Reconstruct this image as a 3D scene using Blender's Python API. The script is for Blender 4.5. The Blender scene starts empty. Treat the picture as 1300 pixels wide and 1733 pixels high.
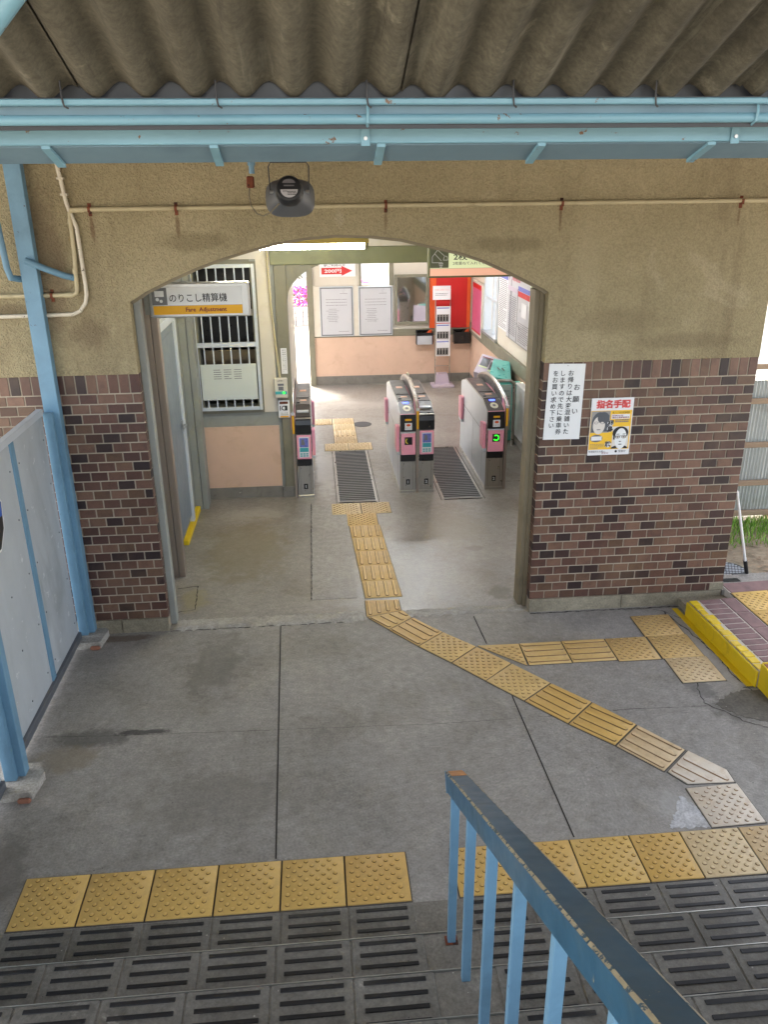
import bpy, bmesh, math, random
from mathutils import Vector, Matrix
random.seed(7)
R = math.radians
scene = bpy.context.scene
COL = scene.collection

# ------------------------------------------------------------------ camera
cam_d = bpy.data.cameras.new('camera')
cam = bpy.data.objects.new('camera', cam_d); COL.objects.link(cam)
scene.camera = cam
CX, CY, CZ, YAW, PITCH, ROLL, F = -1.5636, -5.4553, 3.0456, -0.08232, 0.37809, -0.010545, 1379.03
cy, sy, cp, sp = math.cos(YAW), math.sin(YAW), math.cos(PITCH), math.sin(PITCH)
f_ = Vector((-sy*cp, cy*cp, -sp)); r_ = Vector((cy, sy, 0)); u_ = r_.cross(f_)
r2 = r_*math.cos(ROLL) + u_*math.sin(ROLL); u2 = -r_*math.sin(ROLL) + u_*math.cos(ROLL)
M = Matrix((r2, u2, -f_)).transposed().to_4x4(); M.translation = (CX, CY, CZ)
cam.matrix_world = M
cam_d.sensor_fit = 'VERTICAL'; cam_d.sensor_height = 36; cam_d.lens = F/1733*36
cam_d.clip_start = 0.05; cam_d.clip_end = 1000
# ------------------------------------------------------------------ world, sun, exposure
SUN_EL, SUN_AZ = 55, -32      # azimuth measured clockwise from +Y
w = bpy.data.worlds.new('World'); scene.world = w; w.use_nodes = True
nt = w.node_tree; bg = nt.nodes['Background']
sky = nt.nodes.new('ShaderNodeTexSky'); sky.sky_type = 'NISHITA'; sky.sun_disc = False
sky.sun_elevation = R(SUN_EL); sky.sun_rotation = R(SUN_AZ); sky.dust_density = 4; sky.air_density = 1; sky.ozone_density = .6
hs_ = nt.nodes.new('ShaderNodeHueSaturation'); hs_.inputs['Saturation'].default_value = .42      # thin overcast: greyer sky light
nt.links.new(sky.outputs[0], hs_.inputs['Color']); nt.links.new(hs_.outputs[0], bg.inputs[0]); bg.inputs[1].default_value = .15
sd = bpy.data.lights.new('sun', 'SUN'); sd.energy = 2.0; sd.angle = R(12); sd.color = (1, .95, .88)
sun = bpy.data.objects.new('sun', sd); COL.objects.link(sun)
dv = Vector((math.sin(R(SUN_AZ))*math.cos(R(SUN_EL)), math.cos(R(SUN_AZ))*math.cos(R(SUN_EL)), math.sin(R(SUN_EL))))
sun.rotation_euler = dv.to_track_quat('Z', 'Y').to_euler(); sun.location = dv*20
scene.view_settings.view_transform = 'Standard'; scene.view_settings.look = 'None'
scene.view_settings.exposure = 2.84; scene.view_settings.gamma = 1
scene.render.engine = 'CYCLES'
scene.cycles.max_bounces = 10; scene.cycles.diffuse_bounces = 6

# ------------------------------------------------------------------ materials
def lin(c):
    return tuple((v/255/12.92) if v/255 <= .04045 else ((v/255+.055)/1.055)**2.4 for v in c) + (1,)
class NT:
    def __init__(s, name):
        s.m = bpy.data.materials.new(name); s.m.use_nodes = True
        s.t = s.m.node_tree; s.b = s.t.nodes['Principled BSDF']
        s.tc = s.t.nodes.new('ShaderNodeTexCoord'); s.co = s.tc.outputs['Object']
    def n(s, typ, **kw):
        o = s.t.nodes.new('ShaderNode'+typ)
        for k, v in kw.items(): setattr(o, k, v)
        return o
    def l(s, a, b): s.t.links.new(a, b)
    def noise(s, scale, detail=4, rough=.55, dist=0, vec=None):
        o = s.n('TexNoise'); o.inputs['Scale'].default_value = scale; o.inputs['Detail'].default_value = detail
        o.inputs['Roughness'].default_value = rough; o.inputs['Distortion'].default_value = dist
        s.l(vec or s.co, o.inputs['Vector']); return o.outputs['Fac']
    def ramp(s, fac, stops):
        o = s.n('ValToRGB'); e = o.color_ramp.elements
        while len(e) < len(stops): e.new(.5)
        for i, (p, c) in enumerate(stops):
            e[i].position = p; e[i].color = c if len(c) == 4 else (*c, 1)
        s.l(fac, o.inputs[0]); return o.outputs[0]
    def th(s, fac, a, b):      # smooth threshold 0..1
        o = s.n('MapRange'); o.interpolation_type = 'SMOOTHSTEP'; s.l(fac, o.inputs[0])
        o.inputs[1].default_value = a; o.inputs[2].default_value = b; return o.outputs[0]
    def mix(s, fac, a, b, mode='MIX'):
        o = s.n('Mix', data_type='RGBA', blend_type=mode)
        for sock, v in ((o.inputs[0], fac), (o.inputs[6], a), (o.inputs[7], b)):
            if isinstance(v, (int, float)): sock.default_value = v
            elif isinstance(v, tuple): sock.default_value = v
            else: s.l(v, sock)
        return o.outputs[2]
    def math(s, op, a, b=0):
        o = s.n('Math', operation=op)
        for i, v in enumerate((a, b)):
            if isinstance(v, (int, float)): o.inputs[i].default_value = v
            else: s.l(v, o.inputs[i])
        return o.outputs[0]
    def bump(s, h, strength=.3, dist=.01, prev=None):
        o = s.n('Bump'); o.inputs['Strength'].default_value = strength; o.inputs['Distance'].default_value = dist
        s.l(h, o.inputs['Height'])
        if prev: s.l(prev, o.inputs['Normal'])
        s.l(o.outputs[0], s.b.inputs['Normal']); return o.outputs[0]
def pm(name, col, rough=.55, metal=0, var=.18, vs=4, dirt=None, ds=2.5, da=.5, chips=None, ct=.68, cs=14, bump=.0, bs=80, coat=0, alpha=1, stretch=None):
    n = NT(name); c = lin(col)
    vec = n.co
    if stretch:
        mp = n.n('Mapping'); mp.inputs['Scale'].default_value = stretch; n.l(n.co, mp.inputs[0]); vec = mp.outputs[0]
    v1 = n.noise(vs, 5, .6, .3, vec)
    base = n.ramp(v1, [(.25, tuple(x*(1-var) for x in c[:3])), (.75, tuple(min(1, x*(1+var)) for x in c[:3]))])
    if dirt:
        d = n.th(n.noise(ds, 6, .65, .5, vec), .5, .75)
        base = n.mix(n.math('MULTIPLY', d, da), base, lin(dirt))
    rg = n.math('ADD', n.math('MULTIPLY', n.noise(vs*3, 4), .25), rough-.12)
    if chips:
        k = n.th(n.noise(cs, 7, .7, .2), ct, ct+.03)
        base = n.mix(k, base, lin(chips)); rg = n.math('ADD', rg, n.math('MULTIPLY', k, .2))
    n.l(base, n.b.inputs['Base Color']); n.l(rg, n.b.inputs['Roughness'])
    n.b.inputs['Metallic'].default_value = metal
    if coat: n.b.inputs['Coat Weight'].default_value = coat
    if alpha < 1: n.b.inputs['Alpha'].default_value = alpha
    if bump: n.bump(n.noise(bs, 3), bump, .004)
    return n.m
def emis(name, col, strength, base=None):
    n = NT(name); n.l
    n.b.inputs['Base Color'].default_value = lin(base or col); n.b.inputs['Emission Color'].default_value = lin(col)
    n.b.inputs['Emission Strength'].default_value = strength; return n.m

def concrete(name, c1, c2, rough, stain, stain_amt=.55, light=None, speck=True, crack=False, spots=(), streak=False):
    n = NT(name)
    big = n.noise(.9, 8, .65, .2); mid = n.noise(6, 9, .72, .1); fine = n.noise(75, 5, .75); m2 = n.noise(19, 7, .7)
    base = n.ramp(big, [(.3, lin(c1)), (.7, lin(c2))])
    base = n.mix(n.math('MULTIPLY', n.th(n.noise(1.5, 9, .68, .15), .47, .66), stain_amt), base, lin(stain))
    if light: base = n.mix(n.math('MULTIPLY', n.th(n.noise(5, 9, .75, .3), .58, .68), .45), base, lin(light))
    base = n.mix(.5, base, n.ramp(mid, [(.36, (.40, .40, .40)), (.64, (.60, .60, .60))]), 'OVERLAY')
    base = n.mix(.45, base, n.ramp(fine, [(.34, (.24, .24, .24)), (.66, (.76, .76, .76))]), 'OVERLAY')
    base = n.mix(.55, base, n.ramp(m2, [(.36, (.38, .38, .38)), (.64, (.62, .62, .62))]), 'OVERLAY')
    pits = n.th(n.noise(34, 6, .8), .70, .73); base = n.mix(n.math('MULTIPLY', pits, .5), base, lin((64, 60, 54)))
    scuf = n.th(n.noise(11, 9, .85, .2), .64, .70); base = n.mix(n.math('MULTIPLY', scuf, .35), base, lin((176, 172, 164)))
    for (px, py, rx, ry, colr, amt) in spots:
        sb = n.n('VectorMath', operation='SUBTRACT'); n.l(n.co, sb.inputs[0]); sb.inputs[1].default_value = (px, py, 0)
        ml = n.n('VectorMath', operation='MULTIPLY'); n.l(sb.outputs[0], ml.inputs[0]); ml.inputs[1].default_value = (1/rx, 1/ry, 0)
        ln_ = n.n('VectorMath', operation='LENGTH'); n.l(ml.outputs[0], ln_.inputs[0])
        q = n.math('ADD', ln_.outputs['Value'], n.math('MULTIPLY', n.math('SUBTRACT', n.noise(7, 9, .75), .5), 2.6))
        q = n.math('SUBTRACT', 1.0, n.th(q, .55, 1.15)); base = n.mix(n.math('MULTIPLY', q, amt), base, lin(colr))
    if streak:
        mp_ = n.n('Mapping'); mp_.inputs['Scale'].default_value = (14, .6, 3); n.l(n.co, mp_.inputs[0])
        base = n.mix(n.math('MULTIPLY', n.th(n.noise(1.2, 7, .7, .1, mp_.outputs[0]), .56, .7), .55), base, lin((132, 128, 112)))
        base = n.mix(n.math('MULTIPLY', n.th(n.noise(1.9, 7, .7, .1, mp_.outputs[0]), .56, .7), .5), base, lin((48, 44, 36)))
    if speck:
        v = n.n('TexVoronoi'); v.inputs['Scale'].default_value = 26; n.l(n.co, v.inputs['Vector'])
        s = n.math('LESS_THAN', v.outputs['Distance'], .09)
        rnd = n.n('SeparateColor'); n.l(v.outputs['Color'], rnd.inputs[0])
        base = n.mix(n.math('MULTIPLY', n.math('MULTIPLY', s, n.math('GREATER_THAN', rnd.outputs[0], .86)), .7), base, lin((185, 180, 172)))
        base = n.mix(n.math('MULTIPLY', n.math('MULTIPLY', s, n.math('LESS_THAN', rnd.outputs[0], .1)), .7), base, lin((40, 38, 36)))
    if crack:
        mp = n.n('Mapping'); n.l(n.co, mp.inputs[0])
        wv = n.n('TexNoise'); wv.inputs['Scale'].default_value = 3.0; wv.inputs['Detail'].default_value = 8; n.l(n.co, wv.inputs['Vector'])
        mx = n.n('Mix', data_type='VECTOR'); mx.inputs[0].default_value = .22; n.l(mp.outputs[0], mx.inputs[4]); n.l(wv.outputs['Color'], mx.inputs[5])
        v = n.n('TexVoronoi', feature='DISTANCE_TO_EDGE'); v.inputs['Scale'].default_value = 1.1; n.l(mx.outputs[1], v.inputs['Vector'])
        ln = n.math('LESS_THAN', v.outputs['Distance'], .0035)
        msk = n.th(n.noise(1.3, 3), .5, .56)
        base = n.mix(n.math('MULTIPLY', n.math('MULTIPLY', ln, msk), .55), base, lin((45, 42, 38)))
    n.l(base, n.b.inputs['Base Color'])
    n.l(n.math('ADD', n.math('MULTIPLY', mid, .45), rough-.22), n.b.inputs['Roughness'])
    b = n.bump(n.noise(9, 8, .7), .12, .01); n.bump(fine, .25, .002, b)
    return n.m

def spots_on(n, base, spots, flat, ns=7, amp=2.6):
    for (p, rad, colr, amt) in spots:
        sb = n.n('VectorMath', operation='SUBTRACT'); n.l(n.co, sb.inputs[0]); sb.inputs[1].default_value = p
        ml = n.n('VectorMath', operation='MULTIPLY'); n.l(sb.outputs[0], ml.inputs[0]); ml.inputs[1].default_value = rad
        ln_ = n.n('VectorMath', operation='LENGTH'); n.l(ml.outputs[0], ln_.inputs[0])
        q = n.math('ADD', ln_.outputs['Value'], n.math('MULTIPLY', n.math('SUBTRACT', n.noise(ns, 9, .75), .5), amp))
        q = n.math('SUBTRACT', 1.0, n.th(q, .45, 1.25)); base = n.mix(n.math('MULTIPLY', q, amt), base, lin(colr))
    return base
def stucco_mat():
    n = NT('stucco_roughcast')
    base = n.ramp(n.noise(.8, 6, .6, .6), [(.3, lin((166, 153, 118))), (.7, lin((192, 178, 142)))])
    mp = n.n('Mapping'); mp.inputs['Scale'].default_value = (2.2, 2.2, .35); n.l(n.co, mp.inputs[0])
    st = n.th(n.noise(1.5, 7, .65, .4, mp.outputs[0]), .52, .75)
    base = n.mix(n.math('MULTIPLY', st, .42), base, lin((122, 106, 80)))
    pt = n.th(n.noise(2.3, 6, .6, 1), .6, .72)
    base = n.mix(n.math('MULTIPLY', pt, .3), base, lin((205, 192, 160)))
    v = n.n('TexVoronoi', feature='SMOOTH_F1'); v.inputs['Scale'].default_value = 95; 
    wv = n.n('TexNoise'); wv.inputs['Scale'].default_value = 30; n.l(n.co, wv.inputs['Vector'])
    mx = n.n('Mix', data_type='VECTOR'); mx.inputs[0].default_value = .03; n.l(n.co, mx.inputs[4]); n.l(wv.outputs['Color'], mx.inputs[5])
    n.l(mx.outputs[1], v.inputs['Vector'])
    h = n.math('ADD', n.math('MULTIPLY', v.outputs['Distance'], -1.0), n.math('MULTIPLY', n.noise(75, 5, .75), 1.4))
    base = n.mix(.36, base, n.ramp(h, [(.0, (.3, .3, .3)), (.5, (.62, .62, .62))]), 'OVERLAY')
    base = spots_on(n, base, [((x+1.3, 0, z), (1/a, 0, 1/b), c, d) for x, z, a, b, c, d in [
        (-2.9, 2.84, .012, .09, (110, 76, 50), .6), (-2.38, 2.85, .012, .08, (110, 76, 50), .6), (-1.084, 2.86, .01, .07, (112, 80, 54), .5), (.044, 2.86, .012, .09, (108, 76, 52), .6), (1.235, 2.86, .01, .07, (112, 80, 54), .5),
        (-3.2, 2.6, .12, .5, (120, 98, 78), .55), (-3.0, 2.2, .12, .12, (112, 94, 72), .5), (-2.3, 2.75, .25, .06, (110, 96, 66), .4), (.5, 2.2, .3, .1, (120, 106, 78), .35), (-1.38, 2.87, .03, .05, (206, 196, 168), .4),
        (.25, 2.6, .10, .3, (196, 184, 150), .3), (1.0, 2.05, .4, .06, (118, 104, 78), .4), (-.3, 2.7, .3, .05, (112, 100, 70), .4), (-3.5, 2.35, .25, .05, (104, 88, 66), .5)]], 'y', 9, 2.0)
    n.l(base, n.b.inputs['Base Color']); n.b.inputs['Roughness'].default_value = .92
    b = n.bump(n.noise(5, 4), .3, .02); n.bump(h, 1.0, .014, b)
    return n.m
def brick_mat(name='brick_glazed'):
    n = NT(name)
    g = n.n('NewGeometry'); rnd = g.outputs['Random Per Island']
    base = n.ramp(rnd, [(0, lin((40, 29, 29))), (.21, lin((54, 37, 36))), (.26, lin((80, 53, 46))), (.5, lin((99, 70, 58))), (.72, lin((119, 89, 73))), (.88, lin((96, 72, 55))), (1, lin((74, 49, 42)))])
    base.node.color_ramp.interpolation = 'LINEAR'
    base = n.mix(n.math('MULTIPLY', n.th(n.noise(9, 6, .6, .6), .45, .7), .4), base, lin((60, 42, 40)))
    base = n.mix(.45, base, n.ramp(n.noise(28, 6, .75, .4), [(.3, (.34, .34, .34)), (.7, (.64, .64, .64))]), 'OVERLAY')
    base = n.mix(n.math('MULTIPLY', n.th(n.noise(55, 6, .8), .66, .7), .5), base, lin((160, 140, 120)))
    base = n.mix(.4, base, n.ramp(n.noise(120, 4, .7), [(.3, (.4, .4, .4)), (.7, (.6, .6, .6))]), 'OVERLAY')
    base = n.mix(n.math('MULTIPLY', n.th(n.noise(1.6, 6, .6), .5, .75), .35), base, lin((132, 106, 84)))
    n.l(base, n.b.inputs['Base Color'])
    n.l(n.math('ADD', n.math('MULTIPLY', n.noise(20, 3), .3), .3), n.b.inputs['Roughness'])
    n.bump(n.noise(60, 5), .15, .003); return n.m

def tactile_mat(name, col, dirt, da):
    n = NT(name)
    g = n.n('NewGeometry'); oi = n.n('ObjectInfo')
    base = n.ramp(n.noise(7, 6, .6, .4), [(.3, tuple(x*.86 for x in lin(col)[:3])), (.7, lin(col)[:3])])
    base = n.mix(n.math('MULTIPLY', n.th(n.noise(13, 7, .7, .5), .46, .72), da), base, lin(dirt))
    base = n.mix(.18, base, n.ramp(oi.outputs['Random'], [(0, (.3, .3, .3)), (1, (.72, .72, .72))]), 'OVERLAY')
    base = n.mix(.25, base, n.ramp(n.noise(160, 3, .7), [(.3, (.38, .38, .38)), (.7, (.6, .6, .6))]), 'OVERLAY')
    n.l(base, n.b.inputs['Base Color'])
    n.l(n.math('ADD', n.math('MULTIPLY', n.noise(18, 3), .3), .38), n.b.inputs['Roughness'])
    n.bump(n.noise(90, 5), .2, .002); return n.m

MT = {}
MT['floor'] = concrete('concrete_outer_floor', (132, 128, 122), (155, 151, 145), .7, (106, 101, 91), .5, (164, 158, 148), spots=[(x, y+1.5, a, b, c, d) for x, y, a, b, c, d in [
    (-3.0, -1.28, .25, .10, (70, 66, 60), .6), (-2.70, -1.25, .17, .028, (44, 42, 42), .75), (-3.08, -1.45, .2, .12, (126, 114, 92), .55), (-2.35, -.5, .22, .45, (92, 88, 78), .45),
    (-3.05, -.10, .3, .05, (84, 62, 42), .6), (1.2, -1.38, .45, .17, (88, 84, 76), .75), (1.1, -.6, .07, .55, (168, 166, 160), .5), (.25, -2.2, .12, .14, (170, 168, 164), .5),
    (-.1, -.55, .35, .2, (104, 100, 92), .35), (-3.2, -2.3, .15, .3, (90, 84, 76), .5), (-1.3, -2.55, .1, .1, (98, 94, 86), .4), (.85, -1.15, .1, .12, (80, 78, 76), .5), (-2.2, -1.9, .5, .25, (104, 100, 92), .35)]])
MT['floor_in'] = concrete('concrete_hall_floor', (130, 125, 118), (152, 147, 140), .36, (108, 100, 84), .5, (158, 154, 147), spots=[(x+1, y-4, a, b, c, d) for x, y, a, b, c, d in [
    (-.16, .32, .12, .14, (84, 76, 62), .6), (-2.2, 2.25, .3, .2, (172, 168, 162), .5), (-2.25, 1.4, .4, .8, (116, 106, 74), .5), (-2.6, .45, .12, .2, (150, 140, 104), .6), (-.2, 1.2, .1, .06, (92, 86, 80), .5),
    (-1.5, 3.6, .15, 1.0, (176, 174, 170), .5), (-1.0, 6.6, .8, .25, (176, 172, 166), .4), (-.3, 1.7, .35, .5, (128, 120, 96), .4)]])
MT['patch'] = concrete('concrete_patch', (142, 138, 133), (160, 156, 150), .55, (120, 114, 104), .4, (190, 186, 178))
MT['step'] = concrete('concrete_step', (104, 100, 92), (130, 125, 116), .55, (76, 72, 62), .65, (160, 156, 146), crack=False)
MT['tile_grey'] = concrete('concrete_tread_tile', (98, 95, 89), (124, 121, 114), .5, (70, 66, 56), .65, (168, 165, 156), crack=False)
MT['plinth'] = concrete('concrete_plinth', (122, 114, 96), (150, 142, 122), .7, (88, 82, 66), .6, (165, 158, 140), speck=False)
MT['cement'] = concrete('cement_patch', (148, 144, 136), (176, 172, 164), .8, (120, 114, 102), .5, None, speck=False, crack=False)
MT['pit'] = pm('drain_pit_shade', (22, 20, 18), 1.0)
MT['grate'] = pm('grate_steel', (122, 122, 122), .45, .5, var=.1, vs=1.5)
MT['asphalt'] = concrete('rough_patch', (88, 84, 76), (112, 107, 98), .85, (70, 66, 58), .6, (140, 134, 124))
MT['smear'] = concrete('cement_smear', (170, 170, 170), (200, 200, 202), .7, (150, 146, 140), .5, None, speck=False)
MT['lamp_body'] = pm('lamp_body_yellow', (224, 204, 120), .5, var=.05)  # even yellow over the lamp body
MT['bed'] = pm('tile_bed_mortar', (84, 80, 74), .9, var=.3, vs=30)
MT['joint'] = pm('joint_dark', (46, 43, 40), .9)
MT['rubber'] = pm('rubber_strip', (18, 18, 22), .5, var=.3, vs=20, dirt=(84, 80, 72), ds=5, da=.3)
MT['nosing'] = pm('metal_nosing', (196, 196, 190), .35, .8, dirt=(120, 112, 96), ds=9)
MT['stucco'] = stucco_mat()
MT['brick'] = brick_mat()
MT['grout'] = pm('grout', (172, 160, 142), .9, dirt=(120, 108, 92), bump=.2)
MT['grout_dark'] = pm('grout_dark', (120, 112, 100), .9)
MT['yel'] = tactile_mat('tactile_yellow', (214, 175, 98), (166, 138, 88), .4)
MT['och'] = tactile_mat('tactile_ochre', (214, 180, 118), (158, 132, 90), .4)
MT['pale'] = tactile_mat('tactile_pale', (218, 194, 152), (164, 140, 104), .5)
MT['white_t'] = tactile_mat('tactile_worn', (222, 210, 192), (180, 152, 118), .5)
for k_, c_ in (('yel', (120, 88, 38)), ('och', (122, 90, 50)), ('pale', (134, 102, 64)), ('white_t', (146, 112, 74))): MT[k_+'_g'] = tactile_mat('tactile_side_shade_'+k_, c_, tuple(int(q*.8) for q in c_), .5)  # darker copies for dome and bar sides: shading painted into the colour
MT['blue'] = pm('paint_blue', (104, 142, 166), .5, var=.14, vs=5, dirt=(76, 108, 128), ds=3, da=.6, chips=(74, 50, 38), ct=.67, cs=16, bump=.25, bs=50)
MT['blue_l'] = pm('paint_light_blue', (120, 162, 178), .42, var=.1, vs=6, dirt=(92, 124, 136), ds=4, da=.6, chips=(116, 84, 56), ct=.64, cs=24, stretch=(.3, 1, 1))
MT['edge_w'] = pm('weathered_edge', (132, 128, 122), .7, var=.3, vs=12, stretch=(.3, 1, 1), chips=(96, 66, 44), ct=.58, cs=14)
MT['blue_g'] = pm('paint_grey_blue', (104, 130, 144), .6, var=.1, vs=4, dirt=(80, 104, 120), ds=3, da=.6)
MT['rail'] = pm('paint_petrol_rail', (44, 84, 108), .36, var=.25, vs=7, dirt=(84, 92, 84), ds=4, da=.5, chips=(150, 142, 118), ct=.66, cs=26)
MT['bare'] = pm('bare_rusty_tip', (176, 120, 66), .6, var=.3, vs=30, chips=(110, 70, 40), ct=.6)
MT['rail_worn'] = pm('paint_worn_edge', (150, 138, 112), .5, var=.2, vs=30, chips=(46, 70, 84), ct=.52, cs=40)
MT['slate'] = concrete('asbestos_slate', (84, 79, 66), (106, 101, 86), .9, (48, 44, 35), .6, (140, 134, 116), speck=False, crack=False, streak=True)
MT['slate_far'] = pm('roof_underside', (118, 96, 84), .9, dirt=(80, 64, 56))
MT['panel'] = pm('fence_board', (176, 182, 186), .45, var=.1, vs=5, dirt=(134, 140, 140), ds=2.6, da=.65, chips=(205, 208, 210), ct=.62, cs=9, stretch=(1, 1, .4))
MT['alu'] = pm('aluminium', (190, 192, 192), .35, .75, var=.08)
MT['alu_w'] = pm('painted_aluminium', (196, 202, 208), .4, .1, var=.05, dirt=(150, 152, 150), da=.3)
MT['steel'] = pm('stainless', (176, 172, 164), .3, .9, var=.08, vs=6, stretch=(1, 1, .1), dirt=(120, 114, 104), da=.3)
MT['steel_side'] = pm('stainless_side', (206, 210, 216), .38, .45, var=.05, vs=3)
MT['steel_pink'] = pm('stainless_door_frame', (162, 150, 140), .38, .75, var=.1, vs=3, stretch=(1, 1, .1))
MT['post_br'] = pm('paint_brown_grey', (128, 117, 94), .55, var=.1, dirt=(92, 82, 62), da=.6, chips=(70, 56, 44), ct=.72, cs=20)
MT['frame_g'] = pm('paint_green_grey', (124, 120, 102), .5, var=.08, dirt=(96, 92, 74), da=.5, chips=(84, 66, 50), ct=.74, cs=20)
MT['frame_gr'] = pm('paint_grey', (140, 142, 136), .5, var=.08, dirt=(104, 102, 92), da=.5)
MT['beam_g'] = pm('paint_olive_beam', (122, 124, 92), .55, var=.08, dirt=(92, 90, 66), da=.5)
MT['door_b'] = pm('door_blue_grey', (118, 128, 136), .5, var=.06, dirt=(96, 100, 102), da=.4)
MT['peach'] = pm('paint_peach', (208, 176, 154), .55, var=.06, vs=3, dirt=(184, 150, 126), ds=5, da=.5, chips=(140, 104, 80), ct=.76, cs=9)
MT['cream'] = pm('paint_cream', (206, 198, 184), .6, var=.05, vs=3, dirt=(178, 164, 140), ds=3, da=.5)
MT['base_g'] = pm('skirting_grey', (124, 120, 112), .6, var=.12, vs=8, dirt=(86, 80, 72), ds=9, da=.6, chips=(180, 176, 168), ct=.7, cs=12)
MT['white'] = pm('white_board', (226, 228, 228), .4, var=.03, dirt=(200, 198, 190), da=.3)
MT['paper'] = pm('paper', (222, 222, 224), .6, var=.03)
MT['paper_g'] = pm('paper_grey', (188, 188, 192), .3, var=.03, vs=2)
MT['ink'] = pm('ink_black', (28, 26, 28), .6, var=.1)
MT['ink_g'] = pm('ink_grey', (110, 108, 112), .6)
MT['ink_red'] = pm('ink_red', (196, 44, 44), .6)
MT['ink_pink'] = pm('ink_pinkish', (226, 120, 120), .6)
MT['ink_maroon'] = pm('ink_maroon', (128, 24, 44), .6)
MT['sign_grey'] = pm('sign_grey', (112, 114, 116), .5, var=.03)
MT['sign_yel'] = pm('sign_yellow', (232, 172, 24), .5, var=.03)
MT['sign_cream'] = pm('sign_cream_green', (214, 222, 180), .5, var=.03)
MT['sign_lit'] = emis('sign_lit_face', (214, 222, 176), .10, (214, 222, 180))
MT['sign_lit_pink'] = emis('sign_lit_pink', (230, 176, 150), .10)
MT['sign_green'] = pm('sign_dark_green', (112, 120, 96), .5, var=.03)
MT['sign_pink'] = pm('sign_pale_pink', (226, 178, 150), .5, var=.03)
MT['poster_y'] = pm('poster_yellow', (234, 186, 48), .5, var=.03)
MT['red'] = pm('poster_red', (196, 30, 28), .45, var=.05)
MT['orange'] = pm('poster_orange', (222, 92, 38), .45, var=.05)
MT['skin'] = pm('print_grey_light', (212, 206, 198), .6, var=.05)
MT['skin_s'] = pm('print_grey_mid', (150, 146, 142), .6, var=.08)
MT['black'] = pm('black_plastic', (24, 24, 26), .3, var=.1)
MT['dark'] = pm('dark_brown_plastic', (62, 56, 54), .35, var=.1)
MT['pink'] = pm('gate_pink', (236, 160, 180), .4, var=.04)
MT['pink_d'] = pm('gate_pink_deep', (196, 92, 128), .4, var=.04)
MT['oval'] = pm('reader_oval', (214, 210, 186), .4, var=.03)
MT['teal'] = pm('teal_plastic', (92, 184, 176), .3, var=.05)
MT['teal_d'] = pm('teal_print', (64, 160, 168), .5, var=.05)
MT['lilac'] = pm('lilac_plastic', (190, 176, 190), .4, var=.05)
MT['purple'] = pm('print_purple', (104, 112, 186), .5, var=.25, vs=40)
MT['spk'] = pm('horn_grey_plastic', (84, 88, 94), .35, var=.1)
MT['spk_d'] = pm('horn_black_plastic', (34, 36, 40), .35, var=.1)
MT['conduit'] = pm('conduit_cream', (186, 174, 140), .5, var=.08, dirt=(140, 126, 96), ds=6, da=.6, chips=(74, 58, 44), ct=.72, cs=22)
MT['conduit_w'] = pm('conduit_peeling_white', (206, 198, 180), .5, var=.08, dirt=(160, 146, 118), ds=6, da=.6, chips=(72, 60, 48), ct=.6, cs=30)
MT['rust'] = pm('rust', (112, 58, 36), .85, var=.3, vs=30, chips=(60, 36, 28), ct=.55)
MT['yellow_p'] = pm('paint_yellow_curb', (222, 190, 24), .5, var=.12, vs=6, dirt=(150, 120, 30), ds=6, da=.5, chips=(96, 84, 60), ct=.68, cs=14, bump=.3, bs=30)
MT['paver'] = pm('paver_purple_brown', (128, 100, 98), .7, var=.25, vs=10, dirt=(98, 78, 78), ds=6, da=.6, bump=.3)
MT['mortar_w'] = pm('mortar_light', (196, 188, 178), .9, var=.1)
MT['red_brick'] = pm('red_brick', (142, 96, 76), .8, var=.2, vs=20, bump=.4)
MT['wood'] = pm('weathered_wood', (150, 128, 104), .8, var=.25, vs=10, stretch=(.15, 1, 1), dirt=(104, 86, 68))
MT['zinc'] = pm('corrugated_zinc', (196, 200, 196), .45, .35, var=.08, vs=3, dirt=(150, 144, 124), ds=2, da=.6)
MT['soil'] = pm('soil', (146, 132, 112), .95, var=.3, vs=14, dirt=(84, 76, 56), ds=6, da=.6, bump=.8, bs=40)
MT['grass'] = pm('grass_green', (128, 186, 58), .6, var=.35, vs=8)
MT['azalea'] = pm('azalea_pink', (226, 70, 176), .6, var=.3, vs=20)
MT['leaf'] = pm('leaf_green', (84, 120, 48), .6, var=.3, vs=20)
MT['iron'] = pm('cast_iron', (74, 74, 76), .6, .4, var=.2, vs=20)
MT['mosaic'] = pm('planter_white_tile', (216, 212, 204), .4, var=.05)
MT['plaza'] = concrete('plaza_paving', (196, 178, 164), (210, 196, 182), .7, (184, 150, 138), .5, None, speck=False, crack=False)
MT['ground'] = pm('ground_far', (150, 142, 128), .9, var=.1, vs=.2)
MT['bldg'] = pm('white_house_wall', (220, 218, 212), .7, var=.04)
MT['cable'] = pm('cable_grey', (112, 104, 84), .6)
MT['blue_bag'] = pm('blue_plastic', (36, 92, 190), .4)
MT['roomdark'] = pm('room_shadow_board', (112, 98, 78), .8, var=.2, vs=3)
MT['tube'] = emis('lamp_tube', (250, 250, 240), 15)
MT['fill_tube'] = emis('fill_lamp_tube', (240, 248, 255), 30)  # glow of the added, unseen hall lamp
MT['led_blue'] = emis('led_blue', (50, 70, 255), 1.6)
MT['led_green'] = emis('led_green', (40, 240, 40), .8)
MT['led_dim'] = emis('led_dim_yellow', (120, 110, 30), .35)
def island_mat(name, cols, rough=.6):
    n = NT(name); g = n.n('NewGeometry'); k = len(cols)
    b_ = n.ramp(g.outputs['Random Per Island'], [(i/(k-1), lin(c)) for i, c in enumerate(cols)]); n.l(b_, n.b.inputs['Base Color']); n.b.inputs['Roughness'].default_value = rough; return n.m
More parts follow.
